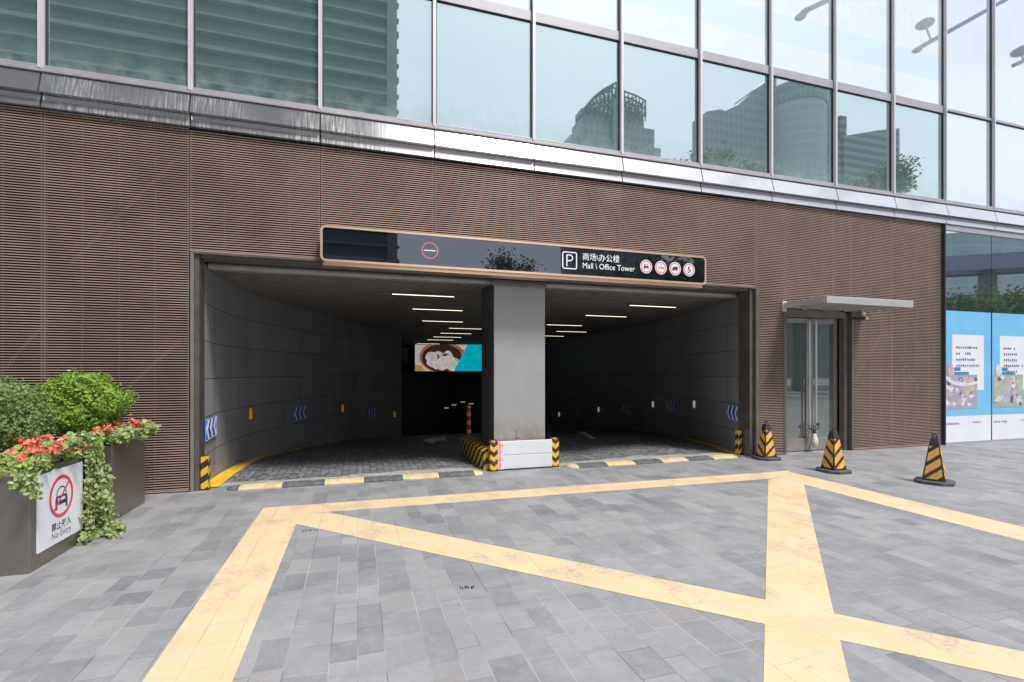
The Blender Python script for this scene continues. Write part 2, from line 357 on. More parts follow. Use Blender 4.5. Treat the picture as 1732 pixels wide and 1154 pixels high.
def hazard_mat(name, kind, period=.17, cy=(.85,.50,.02), duty=.5):
    m, nt, b = newmat(name); uv = node(nt, 'ShaderNodeUVMap'); s = node(nt, 'ShaderNodeSeparateXYZ'); nt.links.new(uv.outputs[0], s.inputs[0])
    u, v = s.outputs[0], s.outputs[1]
    if kind == 'chevron': t = mth(nt, 'SUBTRACT', v, mth(nt, 'MULTIPLY', mth(nt, 'ABSOLUTE', u), .9))
    elif kind == 'ring': t = v
    else: t = mth(nt, 'SUBTRACT', v, mth(nt, 'MULTIPLY', u, .75))
    fr = mth(nt, 'FRACT', mth(nt, 'ADD', mth(nt, 'DIVIDE', t, period), .15)); k = mth(nt, 'GREATER_THAN', fr, duty)
    p = pos(nt); dn = noise(nt, p, 30, 5, .7, .45, .75)
    y2 = mixc(nt, mth(nt, 'MULTIPLY', dn, .45), cy, tuple(c*.45 for c in cy)); bl = mixc(nt, dn, (.02,.02,.022), (.06,.055,.05))
    if kind == 'ring': bl = mixc(nt, dn, (.62,.03,.04), (.45,.03,.04))
    nt.links.new(mixc(nt, mth(nt, 'MULTIPLY', noise(nt, p, 9, 7, .8, .52, .66), .5), mixc(nt, k, y2, bl), (.22,.20,.18)), b.inputs['Base Color']); b.inputs['Roughness'].default_value = .5
    return m
M_haz = hazard_mat('hazard chevrons', 'chevron', .155)
M_hazd = hazard_mat('hazard diagonals', 'diag', .19, (.80,.48,.03))
M_hazc = hazard_mat('cone diagonals', 'cone', .165, (.80,.42,.07), .64)
M_hazr = hazard_mat('red and yellow bands', 'ring', .17, (.80,.75,.05), .45)
def leaf_mat(name, c0, c1, scale=14, tr=.35):
    m, nt, b = newmat(name); p = pos(nt)
    n = noise(nt, p, scale, 2, .5, .35, .65)
    oi = node(nt, 'ShaderNodeTexWhiteNoise'); sn = node(nt, 'ShaderNodeVectorMath', operation='SNAP'); sn.inputs[1].default_value = (.02,.02,.02)
    nt.links.new(p, sn.inputs[0]); nt.links.new(sn.outputs[0], oi.inputs['Vector'])
    c = mixc(nt, mth(nt, 'MULTIPLY', mth(nt, 'ADD', n, oi.outputs['Value']), .5), c0, c1)
    nt.links.new(c, b.inputs['Base Color']); b.inputs['Roughness'].default_value = .5; b.inputs['Specular IOR Level'].default_value = .35
    t = node(nt, 'ShaderNodeBsdfTranslucent'); nt.links.new(c, t.inputs[0]); mxs = node(nt, 'ShaderNodeMixShader'); mxs.inputs[0].default_value = tr
    nt.links.new(b.outputs[0], mxs.inputs[1]); nt.links.new(t.outputs[0], mxs.inputs[2]); nt.links.new(mxs.outputs[0], nt.nodes['Material Output'].inputs[0])
    return m
M_leaf_bright = leaf_mat('bright box leaves', (.05,.17,.02), (.46,.64,.10), 30)
M_leaf_mid = leaf_mat('mid green box leaves', (.07,.16,.04), (.34,.48,.16), 30)
M_leaf_beg = leaf_mat('begonia leaves', (.16,.30,.05), (.52,.62,.20), 20)
M_leaf_ivy = leaf_mat('ivy leaves', (.06,.17,.04), (.60,.66,.30), 28)
M_petal = leaf_mat('coral red petals', (.66,.04,.025), (.95,.40,.30), 25, .25)
M_leaf_tree = leaf_mat('tree leaves', (.035,.085,.025), (.14,.215,.07), .6, .4)
M_bark = mat('bark', (.13,.09,.06), .9, 0, .3, 15, bmp=.5)
M_twig = mat('vine stems', (.30,.24,.10), .8)

# ------------------------------------------------------------ the setting
YF = 7.37                                            # the facade plane
g = MB().quad((-400,-400,0),(400,-400,0),(400,7.56,0),(-400,7.56,0))
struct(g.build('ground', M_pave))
M_asph = mat('asphalt', (.06,.06,.065), .85, 0, .2, 3)
struct(MB().quad((-400,-30,.004),(400,-30,.004),(400,-16,.004),(-400,-16,.004)).build('road', M_asph))
rp = MB()
ys = [7.56+.35*k for k in range(14)]+[12.5,13,13.5,14,15,17,20,24,28,33]
for a, b in zip(ys[:-1], ys[1:]): rp.quad((-6,a,floor_z(a)),(13,a,floor_z(a)),(13,b,floor_z(b)),(-6,b,floor_z(b)))
struct(rp.build('ramp_road', M_setts))
th = MB()                                            # worn concrete threshold strip, ragged on its tunnel side
n = 60; top = []
for k in range(n+1):
    x = -1.9+8.8*k/n; top.append((x, 7.86+.07*math.sin(x*1.7)+.035*math.sin(x*9+1)+random.uniform(-.02,.02)+(.12 if x > 4.6 else 0), .004))
for k in range(n): th.quad((top[k][0],7.565,.004),(top[k+1][0],7.565,.004),top[k+1],top[k])
struct(th.build('threshold_pavement', M_conc))
def marking(name, poly, z, m, on_floor=False):
    mb = MB(); mb.add([(p[0],p[1],(floor_z(p[1]) if on_floor else 0)+z) for p in poly], [tuple(range(len(poly)))]); return struct(mb.build(name, m))
def gp(*ps): return [ground(*p)[:2] for p in ps]
# the box marking in front of the entrance: near strip, left strip and two crossing diagonals
marking('yellow_marking', [(-1.03,5.86),(-.6,5.86),(-.6,.6),(-1.03,.6)], .001, M_yelp)
marking('yellow_marking', [(-1.03,6.25),(6.5,6.14),(6.02,5.76),(-1.03,5.86)], .0014, M_yelp)
marking('yellow_marking', [(6.42,6.14),(6.36,3.23),(6.3,.2),(5.86,.2),(5.83,3.2),(5.90,5.72)], .0018, M_yelp)
marking('yellow_marking', [(-.95,5.88),(-.31,5.83),(3.53,1.77),(5.0,.22),(4.7,-.0),(3.21,1.61),(-.62,5.5)], .0022, M_yelp)
marking('yellow_marking', [(6.36,5.79),(2.35,1.86),(.9,.44),(.45,.47),(1.94,1.99),(5.66,5.72)], .0026, M_yelp)
for k, (pts, ws) in enumerate((([(352,826),(385,802),(412,786),(440,774.5),(500,761),(560,749.5),(606,742)], [.24,.23,.20,.15,.14,.14,.12]), ([(1249,770),(1212,756.5),(1180,747.5),(1140,738.5),(1100,731),(1060,727)], [.20,.20,.18,.13,.09,.07]))):
    P = [Vector(floor_at(*p)) for p in pts]; mb = MB(); Lf, Rt = [], []
    for i, p in enumerate(P):
        d = (P[min(i+1, len(P)-1)]-P[max(i-1, 0)]); d.z = 0; d.normalize(); nn = Vector((-d.y, d.x, 0))*ws[i]/2
        Lf.append(p+nn); Rt.append(p-nn)
    for i in range(len(P)-1):
        mb.quad(*[tuple(q+Vector((0,0,.012))) for q in (Rt[i], Rt[i+1], Lf[i+1], Lf[i])])
    struct(mb.build('yellow_kerb_line', M_kerbyel))
for pts in ([(713,745.3),(740,739.2),(738,742),(752,738.5),(756,744.5),(737,746.5),(733,751)], [(973,730.5),(990,731),(1008,742.5),(1000,743.3),(984,734.5)]):
    P = [floor_at(*p) for p in pts]; mb = MB().add([(p[0],p[1],floor_z(p[1])+.006) for p in P], [tuple(range(len(P)))[::-1]])
    struct(mb.build('white_marking', M_white))
    
for cx_, cy_ in ((525,898),(790,995)):
    mb = MB()
    for k in range(6):
        q = ground(cx_-12+k*4.6+random.uniform(-1,1), cy_-k*.4+random.uniform(-2,2)); w_ = random.uniform(.004,.009)
        mb.prism([(q[0]-w_,q[1]-.018),(q[0]+w_*.6,q[1]-.02),(q[0]+w_*1.8,q[1]+.02),(q[0]+.002,q[1]+.024)], .0005, .0015)
    struct(mb.build('pavement_scuff', M_black))
# ------------------------------------------------------------ the building
B = thing('mall_building', 'bronze louvred mall front with a glazed upper storey and a twin parking entrance', 'building', (2.5, YF, 0))
BAY = [-5.18,-3.62,-2.06,-.495,1.085,2.65,4.21,5.775,7.335,8.905,10.47,12.0,13.555,15.11,16.67,18.2]
OX0, OX1, OZ = -2.02, 7.03, 3.09                     # vehicle opening
DX0, DX1, DZ = 7.72, 9.35, 2.72                      # doorway
LT = 4.715                                           # top of the louvres
PITCH = .0313
def louvre(x0, x1, z0):
    mb = MB(); z = z0+.022
    while z < LT-.012:
        mb.box(x0+.004, YF, z, x1-.004, YF+.013, z+.0112); z += PITCH
    k = 1; n = 4 if x1-x0 > 1 else max(1, int((x1-x0)/.39))
    for k in range(1, n):
        xx = x0+(x1-x0)*k/n; mb.box(xx-.003, YF+.008, z0+.01, xx+.003, YF+.05, LT-.01, 1)
    for xx in (x0+.014, x1-.014): mb.box(xx-.009, YF+.006, z0+.01, xx+.009, YF+.05, LT-.01, 1)
    mb.box(x0+.004, YF-.001, z0, x1-.004, YF+.03, z0+.014)
    mb.build('louvre_panel', [M_slat, M_brace], B)
seg = [(-5.18,-3.62,0),(-3.62,-2.085,0),(-2.085,-.495,OZ+.02),(-.495,1.085,OZ+.02),(1.085,2.65,OZ+.02),(2.65,4.21,OZ+.02),(4.21,5.775,OZ+.02),(5.775,7.03,OZ+.02),(7.03,DX0,0),(DX0,8.905,DZ+.03),(8.905,DX1,DZ+.03),(DX1,10.47,0),(10.47,11.93,0),(-8.3,-6.74,0),(-6.74,-5.18,0)]
for a, b, z in seg: louvre(a, b, z+.015)
bk = MB()                                            # the dark wall behind the slats
for a, b, z in ((-9,OX0-.1,0),(OX0-.1,OX1,OZ+.03),(OX1,DX0,0),(DX0,DX1,DZ+.06),(DX1,11.93,0)): bk.box(a, YF+.19, z, b, YF+.22, LT+.1)
bk.build('backing_wall', M_slatback, B)
M_br2 = mat('steel brace behind louvres', (.10,.078,.07), .5)
for a, b in (((-4.9,.35),(-3.7,2.1)),((-3.6,.5),(-2.2,2.0)),((-3.4,2.9),(-2.3,4.3)),((7.1,1.2),(7.66,1.9)),((9.5,1.3),(10.3,2.3)),((10.5,2.3),(11.4,1.2))):
    MB().cyl((a[0],YF+.12,a[1]),(b[0],YF+.12,b[1]),.022,n=6).build('brace', M_br2, B)
for a, b in zip([-8.3,-6.74]+BAY[:-1], [-6.74]+BAY):
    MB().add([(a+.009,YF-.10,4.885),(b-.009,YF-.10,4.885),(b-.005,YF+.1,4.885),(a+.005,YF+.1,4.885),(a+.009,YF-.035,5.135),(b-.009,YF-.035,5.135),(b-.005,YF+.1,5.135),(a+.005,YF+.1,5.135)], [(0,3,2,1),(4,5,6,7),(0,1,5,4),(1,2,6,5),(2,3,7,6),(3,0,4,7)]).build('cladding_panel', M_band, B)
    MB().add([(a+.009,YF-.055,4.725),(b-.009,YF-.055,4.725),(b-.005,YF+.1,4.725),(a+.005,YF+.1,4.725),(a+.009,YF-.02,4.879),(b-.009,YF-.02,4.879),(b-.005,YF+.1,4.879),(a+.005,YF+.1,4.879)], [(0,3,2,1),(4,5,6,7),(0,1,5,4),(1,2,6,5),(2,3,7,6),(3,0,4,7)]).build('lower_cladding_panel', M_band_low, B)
MB().box(-8.3, YF-.02, 4.722, 18.2, YF+.03, 5.16).build('joint_backing', M_mull_dark, B).location.y += .02
MB().box(-8.3, YF-.055, 5.15, 18.2, YF+.12, 5.185).box(-8.3, YF-.04, 5.185, 18.2, YF+.12, 5.235).build('sill', M_trans, B, bevel=.004)
for a, b in zip([-8.3,-6.74]+BAY[:-1], [-6.74]+BAY):
    right = a > 11.9
    t0, t1 = (7.17, 7.22) if right else (7.10, 7.25)
    MB().box(a+.03, YF+.02, 5.235, b-.03, YF+.04, t0).build('window', M_glass3 if right else M_glass1, B)
    MB().box(a+.03, YF+.02, t1, b-.03, YF+.04, 11).build('upper_window', M_glass3 if right else (M_glass2 if a > -1 else M_glass1), B)
    MB().box(a+.03, YF-.01, t0, b-.03, YF+.03, t1).box(a+.03, YF+.005, t0-.018, b-.03, YF+.03, t0, 1).build('transom', [M_trans, M_mull_dark], B)
for a in [-8.3,-6.74]+BAY:
    wd = .024 if a < 11.8 else .018
    MB().box(a-wd, YF-.06, 5.19, a+wd*.2, YF+.05, 11).box(a+wd*.2+.002, YF-.05, 5.19, a+wd, YF+.05, 11).box(a-wd-.010, YF-.0, 5.2, a-wd-.001, YF+.04, 11, 1).box(a+wd+.001, YF-.0, 5.2, a+wd+.020, YF+.04, 11, 1).build('mullion', [M_mull, M_mull_dark], B)
# unseen roof, slab and end walls, added to block light from the tunnel
MB().box(-9, YF+.3, 4.8, 20, YF+30, 5.0).box(-9, YF+.3, 11, 20, YF+30, 11.2).box(-9.2, YF+.1, 0, -9, YF+30, 11).box(20, YF+.1, 0, 20.2, YF+30, 11).build('light_blocking_shell', M_slatback, B)
# opening: jambs, lintel, shutter housing
MB().box(OX0-.05, YF-.02, 0, OX0-.012, YF+.3, OZ+.02).build('jamb', mat('pale jamb trim', (.36,.34,.34), .35, .6, .06, 3), B, bevel=.003)
MB().box(OX0-.010, YF+.01, 0, OX0+.045, YF+.25, OZ-.002).build('jamb_return', M_jamb, B, bevel=.003)
MB().box(OX1-.045, YF-.03, 0, OX1+.02, YF+.3, OZ+.05).box(OX1-.13, YF+.03, 0, OX1-.047, YF+.32, OZ-.002).build('jamb', M_jamb, B, bevel=.004)
MB().box(OX0-.018, YF-.025, OZ, OX1-.047, YF+.06, OZ+.028).build('lintel_trim', M_jamb, B)
ln = MB().box(OX0+.05, YF+.062, OZ-.035, OX1-.14, YF+.30, OZ+.02)
ln.build('lintel', M_lintel, B)
MB().cyl((OX0+.06,YF+.40,3.02),(OX1-.14,YF+.40,3.02),.055,n=14).box(OX0+.06,YF+.46,2.97,OX1-.14,YF+.5,3.1).build('shutter_roller', M_roller, B, smooth=False)
# ceiling of the tunnel with shallow slats
cl = MB().box(-4, YF+.5, 3.03, 13, 33, 3.2)
y = 8.0
while y < 30: cl.box(-4, y, 3.0, 13, y+.09, 3.03); y += .16 if y < 16 else .32
cl.build('tunnel_ceiling', M_ceil, B)
LW = [(-1.975,7.6),(-2.03,8.4),(-1.99,9.2),(-1.87,10.1),(-1.65,10.9),(-1.38,11.7),(-1.08,12.5),(-.76,13.4),(-.4,14.5),(-.05,15.7),(.6,17.1),(1.53,18.5)]
RW = [(6.95,7.68),(7.22,8.4),(7.42,9.3),(7.80,10.7),(8.22,12.4),(8.45,14.2),(8.6,16.5),(8.6,18.5),(8.3,21),(7.6,24),(6.4,27),(4.5,30),(3,31.5)]
def wall_strip(path, name, out, m, close=None):
    mb = MB(); s = 0
    for (x0,y0),(x1,y1) in zip(path[:-1], path[1:]):
        d = math.hypot(x1-x0, y1-y0); z0, z1 = -4.0, 3.03
        q = [(x0,y0,z0),(x1,y1,z0),(x1,y1,z1),(x0,y0,z1)]; uv = [(s,z0+.1),(s+d,z0+.1),(s+d,z1+.1),(s,z1+.1)]
        if out < 0: q = q[::-1]; uv = uv[::-1]
        mb.add(q, [(0,1,2,3)], 0, None, [uv]); s += d
    return mb.build(name, m, B, smooth=True)
wall_strip(LW, 'side_wall', 1, M_stone); wall_strip(RW, 'side_wall', -1, M_stone)
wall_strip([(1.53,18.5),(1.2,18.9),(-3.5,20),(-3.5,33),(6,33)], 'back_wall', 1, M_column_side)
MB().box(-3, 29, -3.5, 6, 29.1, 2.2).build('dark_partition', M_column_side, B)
vt = MB()
for k in range(16): vt.box(7.15+.0, 21.9, 1.1+k*.1, 7.75, 22.0, 1.14+k*.1)
vt.build('vent_grille', mat('dark blue vent slats', (.05,.07,.11), .4), B)
# column
cX0, cX1, cY0, cY1 = 2.07, 2.94, 7.60, 8.42
MB().box(cX0, cY0, 0, cX1, cY1, 3.03).build('column', M_column, B, bevel=.01)
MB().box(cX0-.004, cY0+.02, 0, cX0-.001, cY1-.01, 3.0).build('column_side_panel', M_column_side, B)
MB().box(cX0-.04, cY0-.03, 2.93, cX1+.02, cY0-.004, 3.0).build('column_head', M_jamb, B)
sk = MB().box(2.44, cY0-.012, .50, 2.52, cY0-.002, .62).disc(2.48,.56,.018,-.014,-.003,1,frame((0,cY0-.012,0),(1,0,0),(0,0,1)))
sk.build('access_plate', [M_ssteel_dull, M_black], B)
# doorway, doors and canopy
YD = 7.58
def dx(px, Y=YD): return wall(px, 600, Y)[0]
MB().box(DX0-.06, YF-.012, 0, DX0, YD+.1, DZ+.02).box(DX1-.002, YF-.02, 0, DX1+.05, YD+.1, DZ+.02).box(DX1-.10, YF+.06, 0, DX1-.004, YD-.03, DZ-.002).box(DX0+.002, YF+.03, DZ-.10, DX1-.102, YD+.1, DZ+.018).build('door_frame', M_jamb, B, bevel=.004)
MB().box(DX0, YF+.7, 0, DX1+.2, YF+.72, DZ).build('lobby_wall', M_slatback, B)
def door(x0, x1, hx):
    d = MB()
    st = .075
    d.box(x0, YD, .01, x0+st, YD+.05, DZ-.11).box(x1-st, YD, .01, x1, YD+.05, DZ-.11).box(x0+st, YD, .01, x1-st, YD+.05, .25).box(x0+st, YD, DZ-.20, x1-st, YD+.05, DZ-.11)
    o = d.build('door', M_ssteel_dull, B, bevel=.004)
    MB().box(x0+st, YD+.02, .25, x1-st, YD+.035, DZ-.20).build('glass_pane', M_glass_door, o)
    h = MB().cyl((hx, YD-.07, .13), (hx, YD-.07, DZ-.16), .018)
    for z in (.35, 1.3, DZ-.35): h.cyl((hx,YD-.07,z),(hx,YD,z),.009,n=8)
    h.build('handle', M_ssteel, o, smooth=False)
xm = 8.52
door(DX0+.004, xm-.012, xm-.075); door(xm+.012, DX1-.106, xm+.09)
cz = 2.79
cp = MB().box(7.62, 6.44, cz-.055, 9.68, 6.50, cz+.065).box(7.62, 6.5, cz-.04, 7.66, YF-.03, cz+.06).box(9.64, 6.5, cz-.04, 9.68, YF-.03, cz+.06).box(7.66, 6.5, cz+.02, 9.64, YF-.03, cz+.045)
for x in (8.1, 8.62, 9.15): cp.box(x-.03, 6.5, cz-.05, x+.03, YF-.03, cz+.02)
cp.box(7.60, YF-.03, cz-.10, 7.70, YF-.002, cz+.10).box(9.60, YF-.03, cz-.10, 9.70, YF-.002, cz+.10)
cp.build('canopy', M_ssteel, B, bevel=.003)
MB().cyl((9.36,YF-.02,DZ-.10),(9.58,YF-.10,DZ-.10),.028,mi=0).cyl((9.58,YF-.10,DZ-.10),(9.63,YF-.12,DZ-.10),.03,mi=1).build('wall_stop', [M_black, M_gold], B)  # black stop with a brass tip on the wall, not a lamp
# shop windows at the right end
shop = [(11.97,13.51),(13.53,15.09),(15.11,16.65)]
MB().box(11.93, YF-.06, 0, 11.965, YF+.25, 4.72).build('end_post', M_mull_dark, B)
for a, b in shop:
    MB().box(a, YF+.0, .03, b, YF+.015, 4.60).build('shop_window', M_glass_dark, B)
    MB().box(a-.01, YF+.002, .03, a-.003, YF+.03, 4.6).build('glazing_joint', M_mull_dark, B)
MB().box(11.966, YF-.03, 4.60, 18.2, YF+.03, 4.72).build('shop_window_head', M_trans, B)
MB().box(11.966, YF-.02, 0, 18.2, YF+.03, .03).build('shop_window_rail', M_trans, B)

# ------------------------------------------------------------ posters on the shop windows
FR = lambda o: frame(o, (1,0,0), (0,0,1))            # faces the camera side (-Y)
pcols = [mat('poster print %s' % n, c, .5) for n, c in (('violet', (.36,.33,.44)), ('rose', (.55,.35,.38)), ('pale', (.66,.64,.72)), ('slate', (.10,.12,.24)), ('sand', (.60,.42,.28)), ('green', (.34,.42,.32)), ('ash', (.42,.42,.50)))]
M_ptext = mat('poster text ink', (.13,.16,.27), .5)
def stroke_lines(p_, x, y, lengths, size, m_, M, nm_):
    mi = 0
    for k, ln_ in enumerate(lengths):
        mb = MB()
        for j in range(ln_):
            if random.random() < .06: continue
            cx0, cy0 = x+j*size*1.12, y-k*size*2.1
            for q in range(9):
                if random.random() < .5: mb.box(cx0+random.uniform(0,.1)*size, cy0+(q%5)*size*.19, .0034, cx0+size*random.uniform(.7,.95), cy0+(q%5)*size*.19+size*.1, .0038, mi, M)
                else: mb.box(cx0+random.uniform(.1,.8)*size, cy0+size*random.uniform(0,.4), .0034, cx0+size*(random.uniform(.1,.8))+size*.09, cy0+size*random.uniform(.5,.95), .0039, mi, M)
        mb.build(nm_, m_, p_)
posters = [('blue window poster beside the louvres with four text lines above a crowd photo', [10,7,9,11], 0),
           ('blue window poster with a six line text card above a street crossing photo', [6,7,7,10,7,8], 5),
           ('blue window poster at the far right edge beyond the six line card', [8,8,6], 2)]
for i, ((a, b), (lab, lines, pc)) in enumerate(zip(shop, posters)):
    M = FR((a+.012, YF-.003, 0)); wd = b-a-.024
    p = thing('poster', lab, 'poster', (a+.75, YF-.003, .05), 'blue posters on the shop windows')
    MB().box(0,.04,-.001,wd,.60,.001,0,M).build('lower_panel', M_postwhite, p)
    MB().box(0,.60,-.001,wd,2.88,.001,0,M).build('blue_panel', M_postblue, p)
    cd = MB().box(.26,1.16,.001,1.28,2.37,.003,0,M); cd.build('text_card', M_postwhite, p)
    stroke_lines(p, .38, 2.06, lines, .062, M_ptext, M, 'text_line')
    ph = MB().box(.03,.76,.0032,1.06,1.50,.0042,pc,M)
    for k in range(70):
        x0, y0 = random.uniform(.03,.98), random.uniform(.77,1.42)
        ph.disc(x0+.04, min(y0+.04,1.44), random.uniform(.03,.09), .0043, .0044+k*.00001, random.choice((0,1,2,3,4,6,2,6)), M, n=random.choice((4,5,7)), sy=random.uniform(.5,1.6) if y0 < 1.34 and y0 > .86 else .7)
    if i == 1:
        ph.box(.22,.765,.0062,.92,.86,.0066,5,M)
        for s_ in (.08,.15,.22,.70,.78,.86): ph.prism([(s_,.90),(s_+.045,.90),(s_+.14,1.02),(s_+.10,1.02)], .0062, .0067, 2, M)
    if i == 0: ph.prism([(.03,1.40),(.3,1.28),(.7,1.24),(1.06,1.30),(1.06,1.36),(.7,1.31),(.3,1.36),(.03,1.50)], .0062, .0066, 2, M)
    ph.build('photo_print', pcols, p)
    bd = MB().disc(.20,1.60,.10,.0068,.0078,0,M,n=20,sy=1.4).box(.32,1.58,.0044,.52,1.66,.0052,1,M).box(.32,1.50,.0068,.78,1.56,.0074,1,M)
    bd.build('badge', [pcols[1] if i == 0 else pcols[2], mat('badge blue', (.06,.22,.42), .5)], p)
    stroke_lines(p, .05, .42, [8], .05, M_film_ink, M, 'caption'); stroke_lines(p, .92, .44, [7], .035, M_film_ink, M, 'caption')

# ------------------------------------------------------------ the sign over the entrance
sx0, sx1, sz0, sz1, sy = -.45, 5.66, 3.075, 3.50, 7.10
SG = thing('parking_sign', 'long black parking sign with a gold rim fixed above the vehicle entrance', 'sign', (2.6, sy, sz0-.02))
def rrect(x0, y0, x1, y1, r, n=6):
    P = []
    for cx_, cy_, a0 in ((x1-r,y0+r,-90),(x1-r,y1-r,0),(x0+r,y1-r,90),(x0+r,y0+r,180)):
        for k in range(n+1):
            a = R(a0+90*k/n); P.append((cx_+r*math.cos(a), cy_+r*math.sin(a)))
    return P
def rring(mb, x0, y0, x1, y1, r, t, z0, z1, mi, M):
    o = rrect(x0,y0,x1,y1,r); i_ = rrect(x0+t,y0+t,x1-t,y1-t,max(r-t,.002)); n_ = len(o)
    v = [(p[0],p[1],z1) for p in o]+[(p[0],p[1],z1) for p in i_]+[(p[0],p[1],z0) for p in o]+[(p[0],p[1],z0) for p in i_]
    f = []
    for k in range(n_):
        j = (k+1)%n_; f += [(k,j,n_+j,n_+k),(2*n_+k,2*n_+j,j,k),(n_+k,n_+j,3*n_+j,3*n_+k)]
    mb.add(v, f, mi, M)
MS = FR((0, sy, 0))
fm = MB(); rring(fm, sx0-.03, sz0-.03, sx1+.03, sz1+.03, .075, .03, -.25, .012, 0, MS)
fm.box(sx0, sz0-.075, -.25, sx1, sz0-.031, -.05, 0, MS); fm.build('frame', M_gold, SG)
MB().prism(rrect(sx0, sz0, sx1, sz1, .048), -.24, 0, 0, MS).build('sign_face', M_signface, SG)
lt = MB(); rring(lt, 3.03, 3.16, 3.28, 3.43, .035, .016, .001, .005, 0, MS)
lt.box(3.10,3.20,.001,3.116,3.385,.004,0,MS)
lt.ring(3.16,3.335,.036,.052,.001,.004,0,MS,n=16,a0=-math.pi/2,a1=math.pi/2).box(3.116,3.371,.001,3.16,3.387,.004,0,MS).box(3.116,3.283,.001,3.16,3.299,.004,0,MS)
lt.build('parking_symbol', M_letter, SG)
tx = MB(); text(tx, '商场\\办公楼', 3.37, 3.325, .128, .001, .003, 0, MS, sx=.98); tx.build('lettering', M_letter, SG); tx = MB()
text(tx, 'Mall \\ Office Tower', 3.37, 3.19, .128, .001, .003, 0, MS, sx=.92); tx.build('lettering', M_letter, SG)
nm = MB().ring(.985,3.29,.105,.118,.001,.004,0,MS).box(.90,3.284,.001,1.07,3.297,.004,1,MS); nm.build('no_entry_symbol', [M_signred_pale, M_letter], SG)
for k, cx_ in enumerate((4.52,4.80,5.075,5.35)):
    cy_ = 3.285; r_ = .112
    o = MB().disc(cx_,cy_,r_,.001,.003,0,MS).ring(cx_,cy_,r_*.72,r_*.90,.003,.0045,1,MS)
    if k == 0:
        o.prism([(cx_-.04,cy_-.02),(cx_+.04,cy_-.02),(cx_+.045,cy_+.012),(cx_+.028,cy_+.045),(cx_-.028,cy_+.045),(cx_-.045,cy_+.012)],.0045,.006,2,MS).box(cx_-.045,cy_-.04,.0045,cx_-.026,cy_-.02,.0062,2,MS).box(cx_+.026,cy_-.04,.0045,cx_+.045,cy_-.02,.0062,2,MS).box(cx_-.024,cy_+.012,.006,cx_+.024,cy_+.036,.007,0,MS)
    elif k == 1:
        text(o, '1.9m', cx_, cy_-.022, .062, .0045, .006, 2, MS, 'CENTER', bold=.001)
        for s_ in (1,-1): o.prism([(cx_-.015,cy_+s_*.062),(cx_+.015,cy_+s_*.062),(cx_,cy_+s_*.036)],.0045,.006,1,MS)
    elif k == 2: o.box(cx_-.035,cy_-.02,.0045,cx_+.05,cy_+.035,.006,2,MS).box(cx_-.055,cy_-.02,.0045,cx_-.037,cy_+.015,.006,2,MS).disc(cx_-.035,cy_-.028,.011,.0045,.006,2,MS,n=12).disc(cx_+.03,cy_-.028,.011,.0045,.006,2,MS,n=12)
    else: text(o, '5', cx_, cy_-.05, .145, .0045, .006, 2, MS, 'CENTER', bold=.0015)
    o.build('restriction_disc', [M_signwhite, M_signred_pale, M_ink], SG)

# ------------------------------------------------------------ tunnel fittings
def on_path(px, path):
    u = (px-CX)/F; d = Vector((u*CS+SN, -u*SN+CS))
    for (x0,y0),(x1,y1) in zip(path[:-1], path[1:]):
        e = Vector((x1-x0, y1-y0)); den = d.x*e.y-d.y*e.x
        if abs(den) < 1e-9: continue
        t = (x0*e.y-y0*e.x)/den; s = (d.y*x0-d.x*y0)/(-den) if False else ((d.x*y0-d.y*x0)/(-den))
        if -1e-6 <= s <= 1+1e-6 and t > 0: return Vector((d.x*t, d.y*t)), e.normalized(), t
def wall_frame(px, py, path, side):
    p, e, t = on_path(px, path); Z = H-(py-YH)/F*t
    x = Vector((e.x, e.y, 0)) if side > 0 else Vector((-e.x, -e.y, 0))
    M = frame((p.x, p.y, Z), x, (0,0,1)); M.translation += M.col[2].to_3d()*.004 if False else Vector((M[0][2],M[1][2],M[2][2]))*.02
    return M
def chevron_sign(px, py, path, side, lab, k_=1.0):
    M = wall_frame(px, py, path, side); o = MB(); w_, h_ = .60, .30; M = M @ Matrix.Diagonal((k_,1,1,1))
    tr = M.translation.copy()
    T = thing('chevron_sign', lab, 'chevron sign', tuple(tr), 'blue and white chevron signs on the ramp walls')
    MB().box(-w_/2,-h_/2,-.012,w_/2,h_/2,0,0,M).build('plate', M_blue, T)
    c = MB()
    for k in range(3):
        x = -.27+k*.19
        c.prism([(x,0),(x+.10,.135),(x+.19,.135),(x+.09,0),(x+.19,-.135),(x+.10,-.135)] if False else [(x,0),(x+.09,.13),(x+.175,.13),(x+.085,0),(x+.175,-.13),(x+.09,-.13)], .0005, .003, 0, M)
    rring(c, -w_/2+.006, -h_/2+.006, w_/2-.006, h_/2-.006, .01, .008, .0005, .003, 0, M)
    c.build('chevrons', M_chevwhite, T)
chevron_sign(355, 724, LW, 1, 'brightest blue chevron sign on the left ramp wall just inside the entrance', 1.3)
chevron_sign(506, 699, LW, 1, 'blue chevron sign midway along the left wall between two amber reflectors')
chevron_sign(628, 697, LW, 1, 'dim deepest blue chevron sign on the left ramp wall')
chevron_sign(1240, 698, RW, -1, 'bright blue chevron sign on the right ramp wall just inside the jamb')
chevron_sign(1136, 687, RW, -1, 'shadowed chevron sign on the right wall between two white reflectors')
chevron_sign(1060, 692, RW, -1, 'shadowed chevron sign deep on the right wall, second from the column')
chevron_sign(978, 700, RW, -1, 'faintest chevron sign on the right wall beside the central column')
def reflector(px, py, path, side, m, lab, grp, h_=.17):
    M = wall_frame(px, py, path, side)
    o = MB().prism(rrect(-.032,-h_/2,.032,h_/2,.012),-.02,.012,0,M); tag(o.build('wall_reflector', [m], org=tuple(M.translation)), lab, 'reflector', grp)
reflector(423,700,LW,1,M_amber,'amber reflector on the left ramp wall, nearest the entrance','amber reflectors on the left wall',.2)
reflector(579,691,LW,1,M_amber,'middle amber reflector on the left ramp wall','amber reflectors on the left wall',.2)
